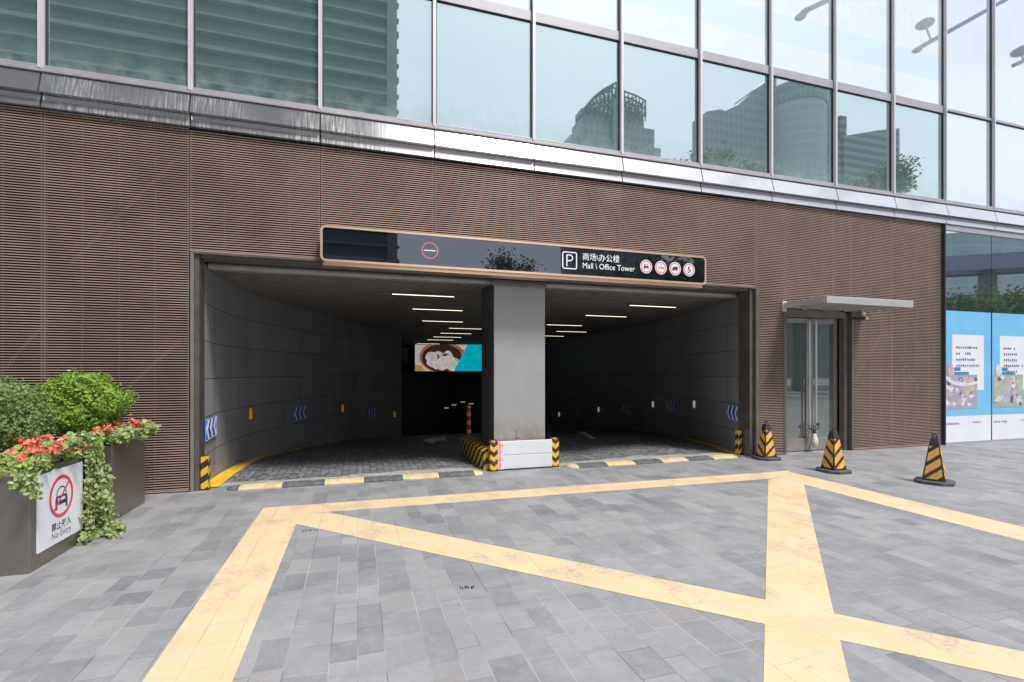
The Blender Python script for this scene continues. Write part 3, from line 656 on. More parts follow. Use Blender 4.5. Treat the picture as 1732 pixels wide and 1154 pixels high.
reflector(667,701,LW,1,M_amber,'smallest and deepest amber reflector on the left wall','amber reflectors on the left wall',.2)
reflector(1175,684,RW,-1,M_refwhite,'white reflector on the right wall, nearest the right jamb','white reflectors on the right wall')
reflector(1105,684,RW,-1,M_refwhite,'second white reflector from the right jamb','white reflectors on the right wall')
reflector(1013,693,RW,-1,M_refwhite,'third white reflector deep on the right wall','white reflectors on the right wall')
reflector(946,701,RW,-1,M_refwhite,'tiny white reflector deepest in the right lane beside the column','white reflectors on the right wall')
lights = [(1.15,9.1),(1.72,11.1),(2.87-.56,11.05+.0),(2.24,13.6),(3.33,15.6),(3.39,17.65),(3.42,19.6),(3.42,21.4),(3.31,24.4),(6.0,9.16),(5.93,11.1),(5.88,13.6),(7.05,15.7),(7.1,17.8)]
LLAB = ['nearest ceiling light strip in the left lane, largest of its row','second ceiling light strip in the left lane, just behind the nearest','short ceiling light strip partly hidden by the column head','third ceiling light strip in the left lane above the screen','ceiling light strip in the left lane whose end passes behind the column','fifth ceiling light strip going deeper in the left lane','sixth ceiling light strip going deeper in the left lane','seventh ceiling light strip going deeper, above the food screen','deepest ceiling light strip just above the food screen','nearest ceiling light strip in the right lane','second ceiling light strip in the right lane','third ceiling light strip right lane, starting at the column edge','small fourth ceiling light strip in the right lane','deepest ceiling light strip in the right lane, touching the column edge']
lights[2] = (3.45, 11.05)
for (x, y), lab in zip(lights, LLAB):
    T = thing('ceiling_light', lab, 'ceiling light', (x, y, 2.999), 'linear ceiling lights in the parking tunnel')
    MB().box(x-.575,y-.03,2.955,x+.575,y+.03,2.999).build('housing', M_lintel, T)
    MB().box(x-.56,y-.015,2.949,x+.56,y+.015,2.9545).build('diffuser', M_lamp, T)
# LED screen
c0 = wall(703, 583, 24.5); u0 = ((703-CX)/F)
def camdist(px, py, z):
    u = (px-CX)/F; return Vector((z*(u*CS+SN), z*(-u*SN+CS), H-(py-YH)/F*z))
A, Bq = camdist(702,583,25.2), camdist(816,583,25.2); z_lo = camdist(702,628,25.2).z
MSc = frame((A.x,A.y,z_lo), Bq-A, (0,0,1)); sw, sh = (Bq-A).length, A.z-z_lo
T = thing('led_screen', 'glowing screen showing a bowl of dessert beside a turquoise panel, hung deep in the tunnel', 'screen', (A+Bq)/2)
MB().box(-.06,-.06,-.15,sw+.06,sh+.06,-.003,0,MSc).build('housing', M_black, T)
def em(n_, c, s_=1.0):
    m, nt, b = newmat(n_); b.inputs['Base Color'].default_value = (.02,.02,.02,1); p = pos(nt)
    q = mixc(nt, noise(nt, p, 5, 4, .6, .35, .65), tuple(v*.7 for v in c), c); nt.links.new(q, b.inputs['Emission Color']); b.inputs['Emission Strength'].default_value = s_*.55; return m
ES = [em('screen backdrop', (.48,.44,.46)), em('screen rim', (.30,.11,.08)), em('screen dark bowl', (.035,.015,.015)), em('screen cream', (.52,.50,.47)), em('screen red fruit', (.20,.015,.03)), em('screen turquoise', (.0,.42,.50)), em('screen rim light', (.62,.42,.32)), em('screen ochre', (.45,.25,.06))]
sc = MB().box(0,0,-.002,sw,sh,0,0,MSc)
def clip(poly, x0=.0, x1=None, y0=0, y1=None):
    x1 = sw if x1 is None else x1; y1 = sh if y1 is None else y1
    return [(min(max(p[0],x0),x1), min(max(p[1],y0),y1)) for p in poly]
def ell(cx_, cy_, rx, ry, n_=40): return [(cx_+rx*math.cos(2*math.pi*k/n_), cy_+ry*math.sin(2*math.pi*k/n_)) for k in range(n_)]
sc.prism(clip([(0,0),(.5,0),(.3,.3),(0,.35)]),.0005,.001,7,MSc)
sc.prism(clip(ell(sw*.40,sh*.52,sw*.35,sh*.66)),.001,.002,6,MSc).prism(clip(ell(sw*.40,sh*.54,sw*.335,sh*.60)),.002,.003,1,MSc).prism(clip(ell(sw*.40,sh*.50,sw*.30,sh*.52)),.003,.004,2,MSc)
lv = .004
for k in range(34):
    a = random.uniform(0,6.28); rr = random.uniform(0,1)
    cx_, cy_ = sw*(.42+.19*rr*math.cos(a)), sh*(.40+.34*rr*math.sin(a)); s_ = random.uniform(.05,.13)*sh/.6
    mi = 3 if random.random() < .74 else random.choice((4,4,0))
    poly = [(cx_+s_*(1+.25*random.random())*math.cos(t), cy_+s_*(.8+.3*random.random())*math.sin(t)) for t in [2*math.pi*j/11 for j in range(11)]]
    lv += .0006; sc.prism(clip(poly), lv, lv+.0004, mi, MSc)
for k in range(16):
    cx_, cy_ = sw*random.uniform(.56,.72), sh*random.uniform(.35,.8); lv += .0003; sc.disc(cx_, cy_, random.uniform(.02,.05), lv, lv+.0002, 4, MSc, n=8)
sc.prism([(sw*.58,0),(sw,0),(sw,sh),(sw*.78,sh)], lv+.001, lv+.002, 5, MSc)
sc.build('picture', ES, T)
for k, (px2, py2) in enumerate(((755,690),(768,685),(783,680),(797,683))):
    q = wall(px2, py2, 26.2); T = thing('ramp_lamp', ['tiny leftmost wall lamp far down the dark ramp below the screen','second tiny wall lamp from the left below the screen','tiny wall lamp far down the ramp, third from the left','tiny wall lamp far down the ramp beside the bollard top'][k], 'lamp', q, 'small lamps far down the ramp')
    MB().box(q[0]-.14,q[1]+.02,q[2]-.02,q[0]+.14,q[1]+.10,q[2]+.10).build('housing', M_black, T)
    MB().box(q[0]-.12,q[1]-.02,q[2]-.02,q[0]+.12,q[1]+.018,q[2]+.005).build('diffuser', M_lamp_dim, T)
    MB().cyl((q[0],q[1]+.06,floor_z(26)-.2),(q[0],q[1]+.06,q[2]-.02),.02,n=6).build('post', M_black, T)
# ------------------------------------------------------------ guards, bollard, flood barrier, speed bumps
def guard(name, x0, y0, x1, y1, h_, lab, m, cat='corner guard', grp=None, u_center=True):
    mb = MB(); cx_ = (x0+x1)/2; cy_ = (y0+y1)/2
    for (ax, ay), (bx, by) in (((x0,y0),(x1,y0)),((x1,y0),(x1,y1)),((x1,y1),(x0,y1)),((x0,y1),(x0,y0))):
        w2 = math.hypot(bx-ax, by-ay)/2
        uv = [(-w2,0),(w2,0),(w2,h_),(-w2,h_)]
        if not u_center: uv = [(0,0),(2*w2,0),(2*w2,h_),(0,h_)]
        q = [(ax,ay,.02),(bx,by,.02),(bx,by,h_),(ax,ay,h_)]
        if u_center and w2 > .02:      # split at the centre for a true chevron
            mx_, my_ = (ax+bx)/2, (ay+by)/2
            mb.add([q[0],(mx_,my_,.02),(mx_,my_,h_),q[3]], [(0,1,2,3)], 0, None, [[(-w2,0),(0,0),(0,h_),(-w2,h_)]])
            mb.add([(mx_,my_,.02),q[1],q[2],(mx_,my_,h_)], [(0,1,2,3)], 0, None, [[(0,0),(w2,0),(w2,h_),(0,h_)]])
        else: mb.add(q, [(0,1,2,3)], 0, None, [uv])
    mb.add([(x0,y0,h_),(x1,y0,h_),(x1,y1,h_),(x0,y1,h_)], [(0,1,2,3)], 0, None, [[(0,h_),(x1-x0,h_),(x1-x0,h_+y1-y0),(0,h_+y1-y0)]])
    T = thing(name, lab, cat, (cx_, cy_, 0), grp)
    mb.build('striped_body', m, T)
    MB().box(x0-.004,y0-.004,0,x1+.004,y1+.004,.02).build('foot', M_black, T)
    return T
T = guard('corner_guard', 1.975, 7.47, 2.095, 7.57, .47, 'black and yellow chevron guard at the left end of the flood boards', M_haz, grp='chevron guards at the column foot')
MB().cyl((1.99,7.5,.47),(1.99,7.5,.50),.008,n=8).cyl((2.07,7.5,.47),(2.07,7.5,.50),.008,n=8).build('bolt', M_black, T)
T = guard('corner_guard', 3.03, 7.52, 3.15, 7.61, .47, 'black and yellow chevron guard at the right end of the flood boards', M_haz, grp='chevron guards at the column foot')
MB().cyl((3.05,7.55,.47),(3.05,7.55,.50),.008,n=8).cyl((3.12,7.55,.47),(3.12,7.55,.50),.008,n=8).build('bolt', M_black, T)
guard('corner_guard', -1.962, 7.40, -1.875, 7.50, .44, 'diagonal striped guard standing against the left jamb', M_hazd, u_center=False)
guard('corner_guard', 6.80, 7.58, 6.885, 7.66, .46, 'small diagonal striped guard inside the right jamb behind the cone', M_hazd, u_center=False)
# long striped buffer along the column's left side
bf = MB(); x0, x1, y0, y1, h_ = 1.90, 2.066, 7.585, 9.35, .34
pr = [(x0,0),(x0,h_-.05),(x0+.05,h_),(x1,h_),(x1,0)]; acc = 0
for (a, b) in zip(pr[:-1], pr[1:]):
    d = math.hypot(b[0]-a[0], b[1]-a[1]); bf.add([(a[0],y0,a[1]),(b[0],y0,b[1]),(b[0],y1,b[1]),(a[0],y1,a[1])], [(0,1,2,3)], 0, None, [[(0,acc),(0,acc+d),(-(y1-y0)*1.0,acc+d),(-(y1-y0),acc)]]); acc += d
for yy in (y0, y1):
    bf.add([(p[0],yy,p[1]) for p in pr], [tuple(range(5)) if yy == y0 else tuple(range(5))[::-1]], 0, None, [[(p[0]-x0,p[1]) for p in pr] if yy == y0 else [(p[0]-x0,p[1]) for p in pr][::-1]])
tag(bf.build('buffer_block', M_hazd, org=(1.98,8.4,0)), 'long low black and yellow striped buffer beside the column in the left lane', 'buffer')
px_, py_, _ = floor_at(793, 762)
T = thing('bollard', 'slim red bollard with yellow bands at the inner end of the striped buffer', 'bollard', (px_, py_, 0))
MB().cyl((px_,py_,.02),(px_,py_,.88),.045,.04,n=20).build('post', M_hazr, T, smooth=True)
MB().cyl((px_,py_,0),(px_,py_,.03),.10,.09,n=20).build('base', M_black, T)
T = thing('flood_barrier', 'white aluminium flood boards with a red depth scale in front of the column foot', 'flood barrier', (2.55, 7.52, 0))
for k in range(2): MB().box(2.10, 7.50+.0, .02+k*.222, 3.025, 7.54, .02+k*.222+.216).build('board', M_alu, T, bevel=.005)
MB().box(2.10,7.49,0,3.025,7.55,.018).build('seal', M_black, T)
ruler = MB(); MR = FR((0,7.4995,0)); ruler.box(2.105,.02,-.0003,2.20,.455,.0008,0,MR)
for k in range(4):
    yb = .03+k*.108
    for q in range(5): ruler.box(2.11,yb+q*.019,.001,2.15,yb+q*.019+.010,.0016,1,MR)
    ruler.box(2.144,yb,.001,2.152,yb+.08,.0019,1,MR)
    text(ruler, str(k+1), 2.158, yb+.02, .07, .001, .0017, 1, MR, bold=.001)
    ruler.box(2.11,yb+.092,.001,2.195,yb+.097,.0016,1,MR)
ruler.build('depth_scale', [M_signwhite, M_signred], T)
M_bumpyel = mat('worn yellow rubber', (.60,.48,.28), .6, 0, .14, 14, bmp=.4, dirt=(.28,.24,.18,.9))
M_bumpblk = mat('worn black rubber', (.095,.097,.105), .7, 0, .3, 14, bmp=.5, dirt=(.20,.20,.21,.8))
def bump_strip(x0, x1, yc, first_black, n_, lab, ends):
    T = thing('speed_bump', lab, 'speed bump', ((x0+x1)/2, yc, 0), 'rubber speed bumps across the two lanes')
    W2, hh = .15, .045
    prof = [(-W2,0),(-W2,.012),(-.09,.036),(-.03,hh),(.03,hh),(.09,.036),(W2,.012),(W2,0)]
    L_ = (x1-x0-2*.16)/n_
    for k in range(n_):
        a, b = x0+.16+k*L_, x0+.16+(k+1)*L_
        v = [(a+.004,yc+p[0],p[1]) for p in prof]+[(b-.004,yc+p[0],p[1]) for p in prof]; m_ = len(prof)
        mb = MB().add(v, [(i,i+1,m_+i+1,m_+i) for i in range(m_-1)]+[tuple(range(m_)), tuple(range(m_, 2*m_))[::-1]])
        black = (k % 2 == 0) == first_black
        for bx_ in (a+L_*.3, a+L_*.7): mb.cyl((bx_,yc,hh-.004),(bx_,yc,hh+.002),.016,n=10,mi=1)
        mb.build('black_segment' if black else 'yellow_segment', [M_bumpblk if black else M_bumpyel, M_ssteel], T)
    for s_, xe, ye in ((-1, x0, ends[0]), (1, x1, ends[1])):
        xi = x0+.16 if s_ < 0 else x1-.16; v = []; f = []; rows = 6; m_ = len(prof)
        for r_ in range(rows+1):
            t = r_/rows; wv = math.cos(t*math.pi/2)*.97+.03
            for p in prof: v.append((xi+s_*.16*math.sin(t*math.pi/2), yc+p[0]*wv, p[1]*(wv**.8)))
        for r_ in range(rows):
            for i in range(m_-1):
                q = (r_*m_+i, r_*m_+i+1, (r_+1)*m_+i+1, (r_+1)*m_+i); f.append(q if s_ > 0 else q[::-1])
        MB().add(v, f).build('end_cap', [M_bumpyel if ye else M_bumpblk], T, smooth=True)
bump_strip(-1.66, 1.84, 7.40, False, 6, 'left rubber speed bump, longer black and yellow strip at the foot of the left lane', (False, True))
bump_strip(3.26, 6.72, 7.46, True, 6, 'right rubber speed bump with a rounded yellow end beside the flood boards', (True, False))

# ------------------------------------------------------------ traffic cones (four sided)
def make_cone():
    T = thing('traffic_cone', '', 'traffic cone', (0,0,0), 'black and yellow cones by the entrance')
    a, b, z0, z1 = .122, .050, .06, .56
    bd = MB()
    cr0 = [(-a,-a),(a,-a),(a,a),(-a,a)]; cr1 = [(-b,-b),(b,-b),(b,b),(-b,b)]
    bd.add([(p[0]*1.02,p[1]*1.02,z0-.02) for p in cr0]+[(p[0],p[1],z1) for p in cr1], [(i,(i+1)%4,4+(i+1)%4,4+i) for i in range(4)]+[(4,5,6,7)])
    bd.build('body', M_black, T, bevel=.006)
    pn = MB()
    for i in range(4):
        p0, p1, q1, q0 = Vector((*cr0[i],z0)), Vector((*cr0[(i+1)%4],z0)), Vector((*cr1[(i+1)%4],z1)), Vector((*cr1[i],z1))
        nrm = (p1-p0).cross(q0-p0).normalized()*.004
        def at(s, t): return (p0.lerp(p1, s)).lerp(q0.lerp(q1, s), t)+nrm
        s_ = 1 if i % 2 == 0 else -1
        N = 10
        for k in range(N):
            t0, t1 = .02+.90*k/N, .02+.90*(k+1)/N
            w0, w1 = a*(1-t0)+b*t0, a*(1-t1)+b*t1
            q = [at(.07,t0), at(.93,t0), at(.93,t1), at(.07,t1)]
            pn.add([tuple(v) for v in q], [(0,1,2,3)], 0, None, [[(-s_*w0,t0*.5),(s_*w0,t0*.5),(s_*w1,t1*.5),(-s_*w1,t1*.5)]])
    pn.build('reflective_panel', M_hazc, T)
    cp_ = MB().add([(-b-.006,-b-.006,z1-.02),(b+.006,-b-.006,z1-.02),(b+.006,b+.006,z1-.02),(-b-.006,b+.006,z1-.02),(-.038,-.038,z1+.07),(.038,-.038,z1+.07),(.038,.038,z1+.07),(-.038,.038,z1+.07)], [(i,(i+1)%4,4+(i+1)%4,4+i) for i in range(4)]+[(4,5,6,7)])
    cp_.build('cap', M_black, T, bevel=.006)
    rg = MB(); pts = [(.026*math.cos(t), 0, z1+.096+.026*math.sin(t)) for t in [2*math.pi*k/14 for k in range(15)]]
    rg.tube(pts, .008, 8); rg.build('lifting_ring', M_black, T)
    c_ = .10; w2 = .215
    oc = [(-w2+c_,-w2),(w2-c_,-w2),(w2,-w2+c_),(w2,w2-c_),(w2-c_,w2),(-w2+c_,w2),(-w2,w2-c_),(-w2,-w2+c_)]
    MB().prism(oc, 0, .045).build('base', mat('dusty rubber base', (.08,.08,.10), .75, 0, .3, 10, dirt=(.2,.2,.22,.5)), T, bevel=.008)
    return T
cone = make_cone()
cones = [(6.98,7.10,R(-6),'black and yellow cone at the right jamb of the vehicle entrance',1.0),(7.09,5.88,R(-3),'black and yellow cone in front of the glass doors, middle of the three cones',1.0),(7.72,4.86,R(-63),'black and yellow cone nearest the camera, in front of the blue posters',1.0)]
for i, (x, y, rz, lab, s_) in enumerate(cones):
    o = cone if i == 0 else copy_tree(cone)
    o.location = (x, y, 0); o.rotation_euler = (0,0,rz); o['label'] = lab
# cable lock on the door handles
T = thing('cable_lock', 'black cable lock with a cream fabric pouch hanging from the door handles', 'lock', (xm, YD-.09, .5))
lk = MB(); pts = [Vector((xm+.008+.12*math.cos(t), YD-.09-.03*math.sin(t), .50+.035*math.sin(2*t)+.03*math.cos(t))) for t in [2*math.pi*k/20 for k in range(21)]]
lk.tube(pts, .012, 8); lk.tube([Vector((xm-.1,YD-.12,.46)),Vector((xm,YD-.13,.42)),Vector((xm+.13,YD-.12,.49))],.011,8); lk.box(xm-.04,YD-.14,.36,xm+.01,YD-.10,.44)
lk.build('cable', M_black, T)
pc = MB(); ctr = Vector((xm-.02,YD-.13,.2)); rows, cols = 10, 12; vs = []; fs = []
for r_ in range(rows+1):
    t = r_/rows; rad = .022+.05*math.sin(math.pi*min(1,t*1.02))**.8*(.6+.6*(1-t)) if 0 < r_ < rows else .012
    for k in range(cols): a_ = 2*math.pi*k/cols; vs.append((ctr.x+rad*math.cos(a_), ctr.y+rad*.8*math.sin(a_), .08+t*.28))
for r_ in range(rows):
    for k in range(cols): fs.append((r_*cols+k, r_*cols+(k+1)%cols, (r_+1)*cols+(k+1)%cols, (r_+1)*cols+k))
fs.append(tuple(range(cols))[::-1]); fs.append(tuple(range(rows*cols,(rows+1)*cols)))
pc.add(vs, fs).build('pouch', mat('cream fabric', (.62,.58,.50), .8, 0, .1, 20), T, smooth=True)

# ------------------------------------------------------------ planters
def planter(x0, x1, y0, y1, h_, lab):
    T = thing('planter', lab, 'planter', ((x0+x1)/2,(y0+y1)/2,0), 'bronze steel planters in a row')
    mb = MB(); t = .025
    mb.box(x0,y0,.0,x1,y0+t,h_).box(x0,y1-t,.0,x1,y1,h_).box(x1-t,y0+t+.001,.0,x1,y1-t-.001,h_).box(x0,y0+t+.001,.0,x0+t,y1-t-.001,h_)
    mb.build('steel_box', M_planter, T, bevel=.004)
    MB().box(x0+t,y0+t,h_-.1,x1-t,y1-t,h_-.06).build('soil', M_soil, T)
planter(-3.5,-2.41,4.74,5.72,.785,'bronze steel planter nearest the camera, with the no entry sign on its side')
planter(-3.5,-2.42,6.10,6.93,.79,'bronze steel planter closest to the louvred wall, behind the signed planter')
MPn = frame((-2.4085,4.80,0), (0,1,0), (0,0,1))
T = thing('no_entry_sign', 'white sign with a crossed out car fixed to the side of the near planter', 'sign', (-2.408,5.1,.13))
MB().prism(rrect(.02,.12,.70,.735,.008),0,.003,0,MPn).build('plate', mat('white sign plate', (.76,.78,.84), .35, 0, .03, 3), T)
sg = MB(); cx_, cy_ = .36, .50
sg.ring(cx_,cy_,.148,.178,.0032,.0042,0,MPn); sl_ = .012
sg.prism([(cx_-.115,cy_-.095),(cx_-.10,cy_-.11),(cx_+.115,cy_+.095),(cx_+.10,cy_+.11)],.0042,.0046,0,MPn)
sg.build('prohibition_ring', M_signred, T)
cr = MB()
cr.ring(cx_,cy_+.005,.068,.080,.0032,.0038,0,MPn,n=24,a0=R(28),a1=R(152))
cr.prism([(cx_-.085,cy_-.01),(cx_+.085,cy_-.01),(cx_+.075,cy_+.008),(cx_-.075,cy_+.008)],.0032,.0038,0,MPn)
cr.prism([(cx_-.075,cy_+.005),(cx_-.062,cy_+.005),(cx_-.06,cy_+.04),(cx_-.072,cy_+.04)],.0032,.0037,0,MPn).prism([(cx_+.062,cy_+.005),(cx_+.075,cy_+.005),(cx_+.072,cy_+.04),(cx_+.06,cy_+.04)],.0032,.0037,0,MPn)
cr.box(cx_-.09,cy_-.068,.0032,cx_+.09,cy_-.035,.0038,0,MPn).box(cx_-.09,cy_-.105,.0032,cx_-.06,cy_-.068,.0037,0,MPn).box(cx_+.06,cy_-.105,.0032,cx_+.09,cy_-.068,.0037,0,MPn)
cr.box(cx_-.09,cy_-.035,.0032,cx_-.055,cy_-.012,.0037,0,MPn).box(cx_+.055,cy_-.035,.0032,cx_+.09,cy_-.012,.0037,0,MPn)
cr.build('car_symbol', M_ink, T)
tx = MB(); text(tx, '禁止驶入', cx_, .235, .073, .0032, .0036, 0, MPn, 'CENTER', sx=1.0, bold=.0016); text(tx, 'No Entry', cx_, .165, .078, .0032, .0036, 0, MPn, 'CENTER'); tx.build('lettering', M_ink, T)

# ------------------------------------------------------------ plants
def leaves(points, normals, size, jitter=.5, aspect=.6, fold=True):
    """leaf-shaped six-corner faces at each point"""
    mb = MB(); n_ = len(points); sz = size*rng.uniform(.6,1.3,n_)
    nr = normals+rng.normal(0, jitter, (n_,3)); nr /= np.linalg.norm(nr,axis=1)[:,None]+1e-9
    rd = rng.normal(size=(n_,3)); a = np.cross(nr, rd); a /= np.linalg.norm(a,axis=1)[:,None]+1e-9; b = np.cross(nr, a)
    V = []; Fc = []
    shp = [(-.5,0,0),(-.15,aspect*.5,.12),(.25,aspect*.42,.1),(.6,0,0),(.25,-aspect*.42,.1),(-.15,-aspect*.5,.12)]
    for i in range(n_):
        base = len(V)
        for (p,q,r_) in shp: V.append(tuple(points[i]+sz[i]*(p*a[i]+q*b[i]+r_*nr[i])))
        Fc += [(base,base+1,base+2,base+3),(base,base+3,base+4,base+5)]
    mb.v = V; mb.f = Fc; mb.m = [0]*len(Fc); mb.uv = [None]*len(Fc); return mb
def shrub(c, r, n_, m, lab, size=.03):
    c = np.array(c); d = rng.normal(size=(n_,3)); d /= np.linalg.norm(d,axis=1)[:,None]
    ph = rng.uniform(0,6.28,6)
    lump = .97+.13*np.sin(d[:,0]*5+ph[0])*np.sin(d[:,2]*6+ph[1])+.07*np.sin(d[:,1]*9+ph[2])+.05*np.sin(d[:,0]*13+d[:,2]*11+ph[3])
    rad = (1-.45*rng.random(n_)**2.2)*lump+.06*rng.normal(size=n_)*(rng.random(n_) < .12)
    rad += .10*(rng.random(n_) < .04); P = c+d*rad[:,None]*np.array(r); keep = P[:,2] > c[2]-r[2]*.85
    T = thing('box_shrub', lab, 'shrub', (c[0],c[1],.72), 'rounded shrubs in the planters')
    leaves(P[keep], d[keep]+np.array([0,0,.5]), size).build('foliage', m, T)
    st = MB()
    for k in range(26):
        a_ = random.uniform(0,6.28); e = random.uniform(.4,1.3); tip = Vector(c)+Vector((math.cos(a_)*math.cos(e)*r[0], math.sin(a_)*math.cos(e)*r[1], math.sin(e)*r[2]-.1))*.8
        b0 = Vector((c[0]+random.uniform(-.05,.05), c[1]+random.uniform(-.05,.05), .70)); mid = b0.lerp(tip,.5)+Vector((math.cos(a_)*.06, math.sin(a_)*.06, -.03))
        st.cyl(b0,mid,.007,.005,n=5); st.cyl(mid,tip,.005,.002,n=5)
    st.build('stem', M_bark, T)
shrub((-2.86,6.50,1.20),(.44,.40,.35),9500,M_leaf_bright,'large bright yellow green rounded shrub in the far planter',.034)
shrub((-3.02,5.42,1.17),(.40,.38,.33),9500,M_leaf_mid,'darker green rounded shrub at the left edge in the near planter',.026)
shrub((-3.4,6.3,1.12),(.36,.36,.30),6000,M_leaf_mid,'low mid green shrub between the two larger shrubs',.026)
def begonia(x, y, z, r, nl, nf, lab):
    T = thing('begonia', lab, 'flowering plant', (x,y,z-.05), 'red flowering begonias along the planter rims')
    P = np.array([x,y,z])+np.stack([rng.normal(0,r*.5,nl), rng.normal(0,r*.5,nl), rng.uniform(-.05,.07,nl)],1)
    leaves(P, np.tile([.35,-.3,1.0],(nl,1)), .060, .7, .75).build('leaves', M_leaf_beg, T)
    for k in range(nf):
        c_ = np.array([x,y,z])+np.array([random.uniform(-r,r), random.uniform(-r,r)*1.1, random.uniform(.03,.13)])
        fp = c_+np.clip(rng.normal(0,.018,(18,3)),-.03,.03); leaves(fp, np.tile([.4,-.5,.8],(len(fp),1)), .036, .8, .9).build('flower_cluster', M_petal, T)
bp = [(-2.52,4.86,.80),(-2.55,5.12,.82),(-2.52,5.38,.82),(-2.58,5.60,.80),(-2.80,4.92,.80),(-3.05,4.88,.79),(-2.72,5.34,.84),(-2.52,6.22,.82),(-2.5,6.62,.84),(-2.62,6.42,.84),(-2.46,6.80,.85),(-2.46,6.40,.84)]
bl = ['red begonia at the near corner of the signed planter','red begonia above the no entry sign','red begonia on the planter rim over the right half of the sign','red begonia next to the trailing ivy','red begonia behind the near planter corner, left of the sign','red begonia at the left picture edge','red begonia under the dark green shrub','red begonia at the near corner of the far planter','red begonia at the outer end of the far planter beside the louvres','red begonia under the bright shrub','outermost red begonia at the louvre end of the far planter','red begonia at the middle of the far planter rim']
for (x,y,z), lab in zip(bp, bl): begonia(x,y,z+.02,.17,100,6,lab)
def ivy(start, drops, lab, nleaf=26):
    T = thing('trailing_ivy', lab, 'ivy', start, 'ivy trailing over the planter rims')
    vn = MB(); LP = []
    for (dx_, dy_, ln_, ox, oy) in drops:
        p = Vector(start)+Vector((dx_,dy_,random.uniform(0,.04))); pts = [p.copy()]; d = Vector((ox,oy,.12))
        for k in range(10):
            d = d*.72+Vector((random.uniform(-.03,.03)+ox*.16,random.uniform(-.03,.03)+oy*.2,-ln_/10))*.9; p = p+d*.55; p.z = max(p.z,.03)
            if p.x < -2.40 and p.z < .8 and p.y < 5.72: p.x = -2.40+random.uniform(.01,.03)
            pts.append(p.copy())
        vn.tube(pts,.003,5)
        for q in range(nleaf*3):
            i_ = random.uniform(0,9.99); a_ = pts[int(i_)].lerp(pts[int(i_)+1], i_%1); LP.append(np.array(a_)+rng.normal(0,.022,3))
    vn.build('vine', M_twig, T); LP = np.array(LP)
    LP[:,0] = np.where((LP[:,0] < -2.39) & (LP[:,2] < .78), -2.39+rng.random(len(LP))*.03, LP[:,0])
    leaves(LP, np.tile([.8,-.5,.5],(len(LP),1)), .044, .75, .8).build('leaves', M_leaf_ivy, T)
dr = [(random.uniform(-.08,.04), random.uniform(-.12,.14), random.uniform(.8,1.35), random.uniform(.0,.035), random.uniform(-.03,.03)) for _ in range(26)]
ivy((-2.41,5.62,.79), dr, 'thick ivy hanging down the end of the near planter to the ground', 26)
ivy((-2.40,6.1,.80), [(random.uniform(-.05,.03), random.uniform(0,.3), random.uniform(.02,.12), .02, .02) for _ in range(7)], 'short ivy spilling over the near edge of the far planter')
ivy((-2.43,6.72,.80), [(random.uniform(-.05,.04), random.uniform(-.2,.2), random.uniform(.03,.12), .03, .0) for _ in range(8)], 'pale ivy spilling over the outer end of the far planter')
ivy((-2.42,5.1,.80), [(random.uniform(-.08,.0), random.uniform(-.3,.35), random.uniform(.01,.05), .01, .05) for _ in range(5)], 'low ivy creeping along the rim above the no entry sign')
ivy((-2.75,4.74,.80), [(random.uniform(-.15,.1), random.uniform(-.02,.0), random.uniform(.05,.3), -.01, -.03) for _ in range(3)], 'ivy hanging over the front face of the near planter')

# ------------------------------------------------------------ the city across the street (seen in the glass)
def far_mat(name, c, wc, wx, wz, duty=.6, hd=.55):
    m, nt, b = newmat(name); p = pos(nt); s = node(nt, 'ShaderNodeSeparateXYZ'); nt.links.new(p, s.inputs[0])
    fx = mth(nt, 'FRACT', mth(nt, 'DIVIDE', mth(nt, 'ADD', s.outputs[0], s.outputs[1]), wx)); fz = mth(nt, 'FRACT', mth(nt, 'DIVIDE', s.outputs[2], wz))
    k = mth(nt, 'MULTIPLY', mth(nt, 'LESS_THAN', fx, duty), mth(nt, 'LESS_THAN', fz, hd))
    nt.links.new(mixc(nt, k, c, wc), b.inputs['Base Color']); b.inputs['Roughness'].default_value = .5; return m
FM1 = far_mat('tower glazing', (.16,.20,.21), (.07,.10,.11), 1.6, 3.4, .9, .6)
FM2 = far_mat('pale stone tower', (.24,.28,.29), (.17,.21,.22), 2.2, 3.4, .6, .5)
FM3 = far_mat('curved glass tower', (.34,.40,.40), (.29,.35,.36), 3, 3.6, .92, .8)
FM4 = far_mat('terraced offices', (.20,.24,.25), (.09,.12,.13), 50, 3.2, 2, .55)
FMd = mat('dark tower glass', (.05,.08,.085), .35, 0, .3, .3)
FMl = mat('pale floor edge', (.17,.20,.20), .6, 0, .3, .4)
def foot(b, x0, y0, x1, y1, z0, z1, mi=0): return b.box(x0,y0,z0,x1,y1,z1,mi)
# striped tower, left
e = mirror(672, 100, 45); Yr = e.y
T = thing('office_tower', 'dark tower with pale horizontal floor edges reflected in the left windows', 'building', (e.x-30, Yr-10, 0))
MB().box(e.x-70, Yr-20, 0, e.x, Yr-.4, 90).build('wall', FMd, T)
b = MB(); z = 3.0
k = 0
while z < 89: b.box(e.x-70, Yr-.4, z, e.x+.12, Yr+.15, z+(.16 if k % 3 else .34)); z += 1.35; k += 1
b.box(e.x-.9, Yr-.38, 0, e.x-.05, Yr+.3, 90)
b.build('floor_edges', FMl, T)
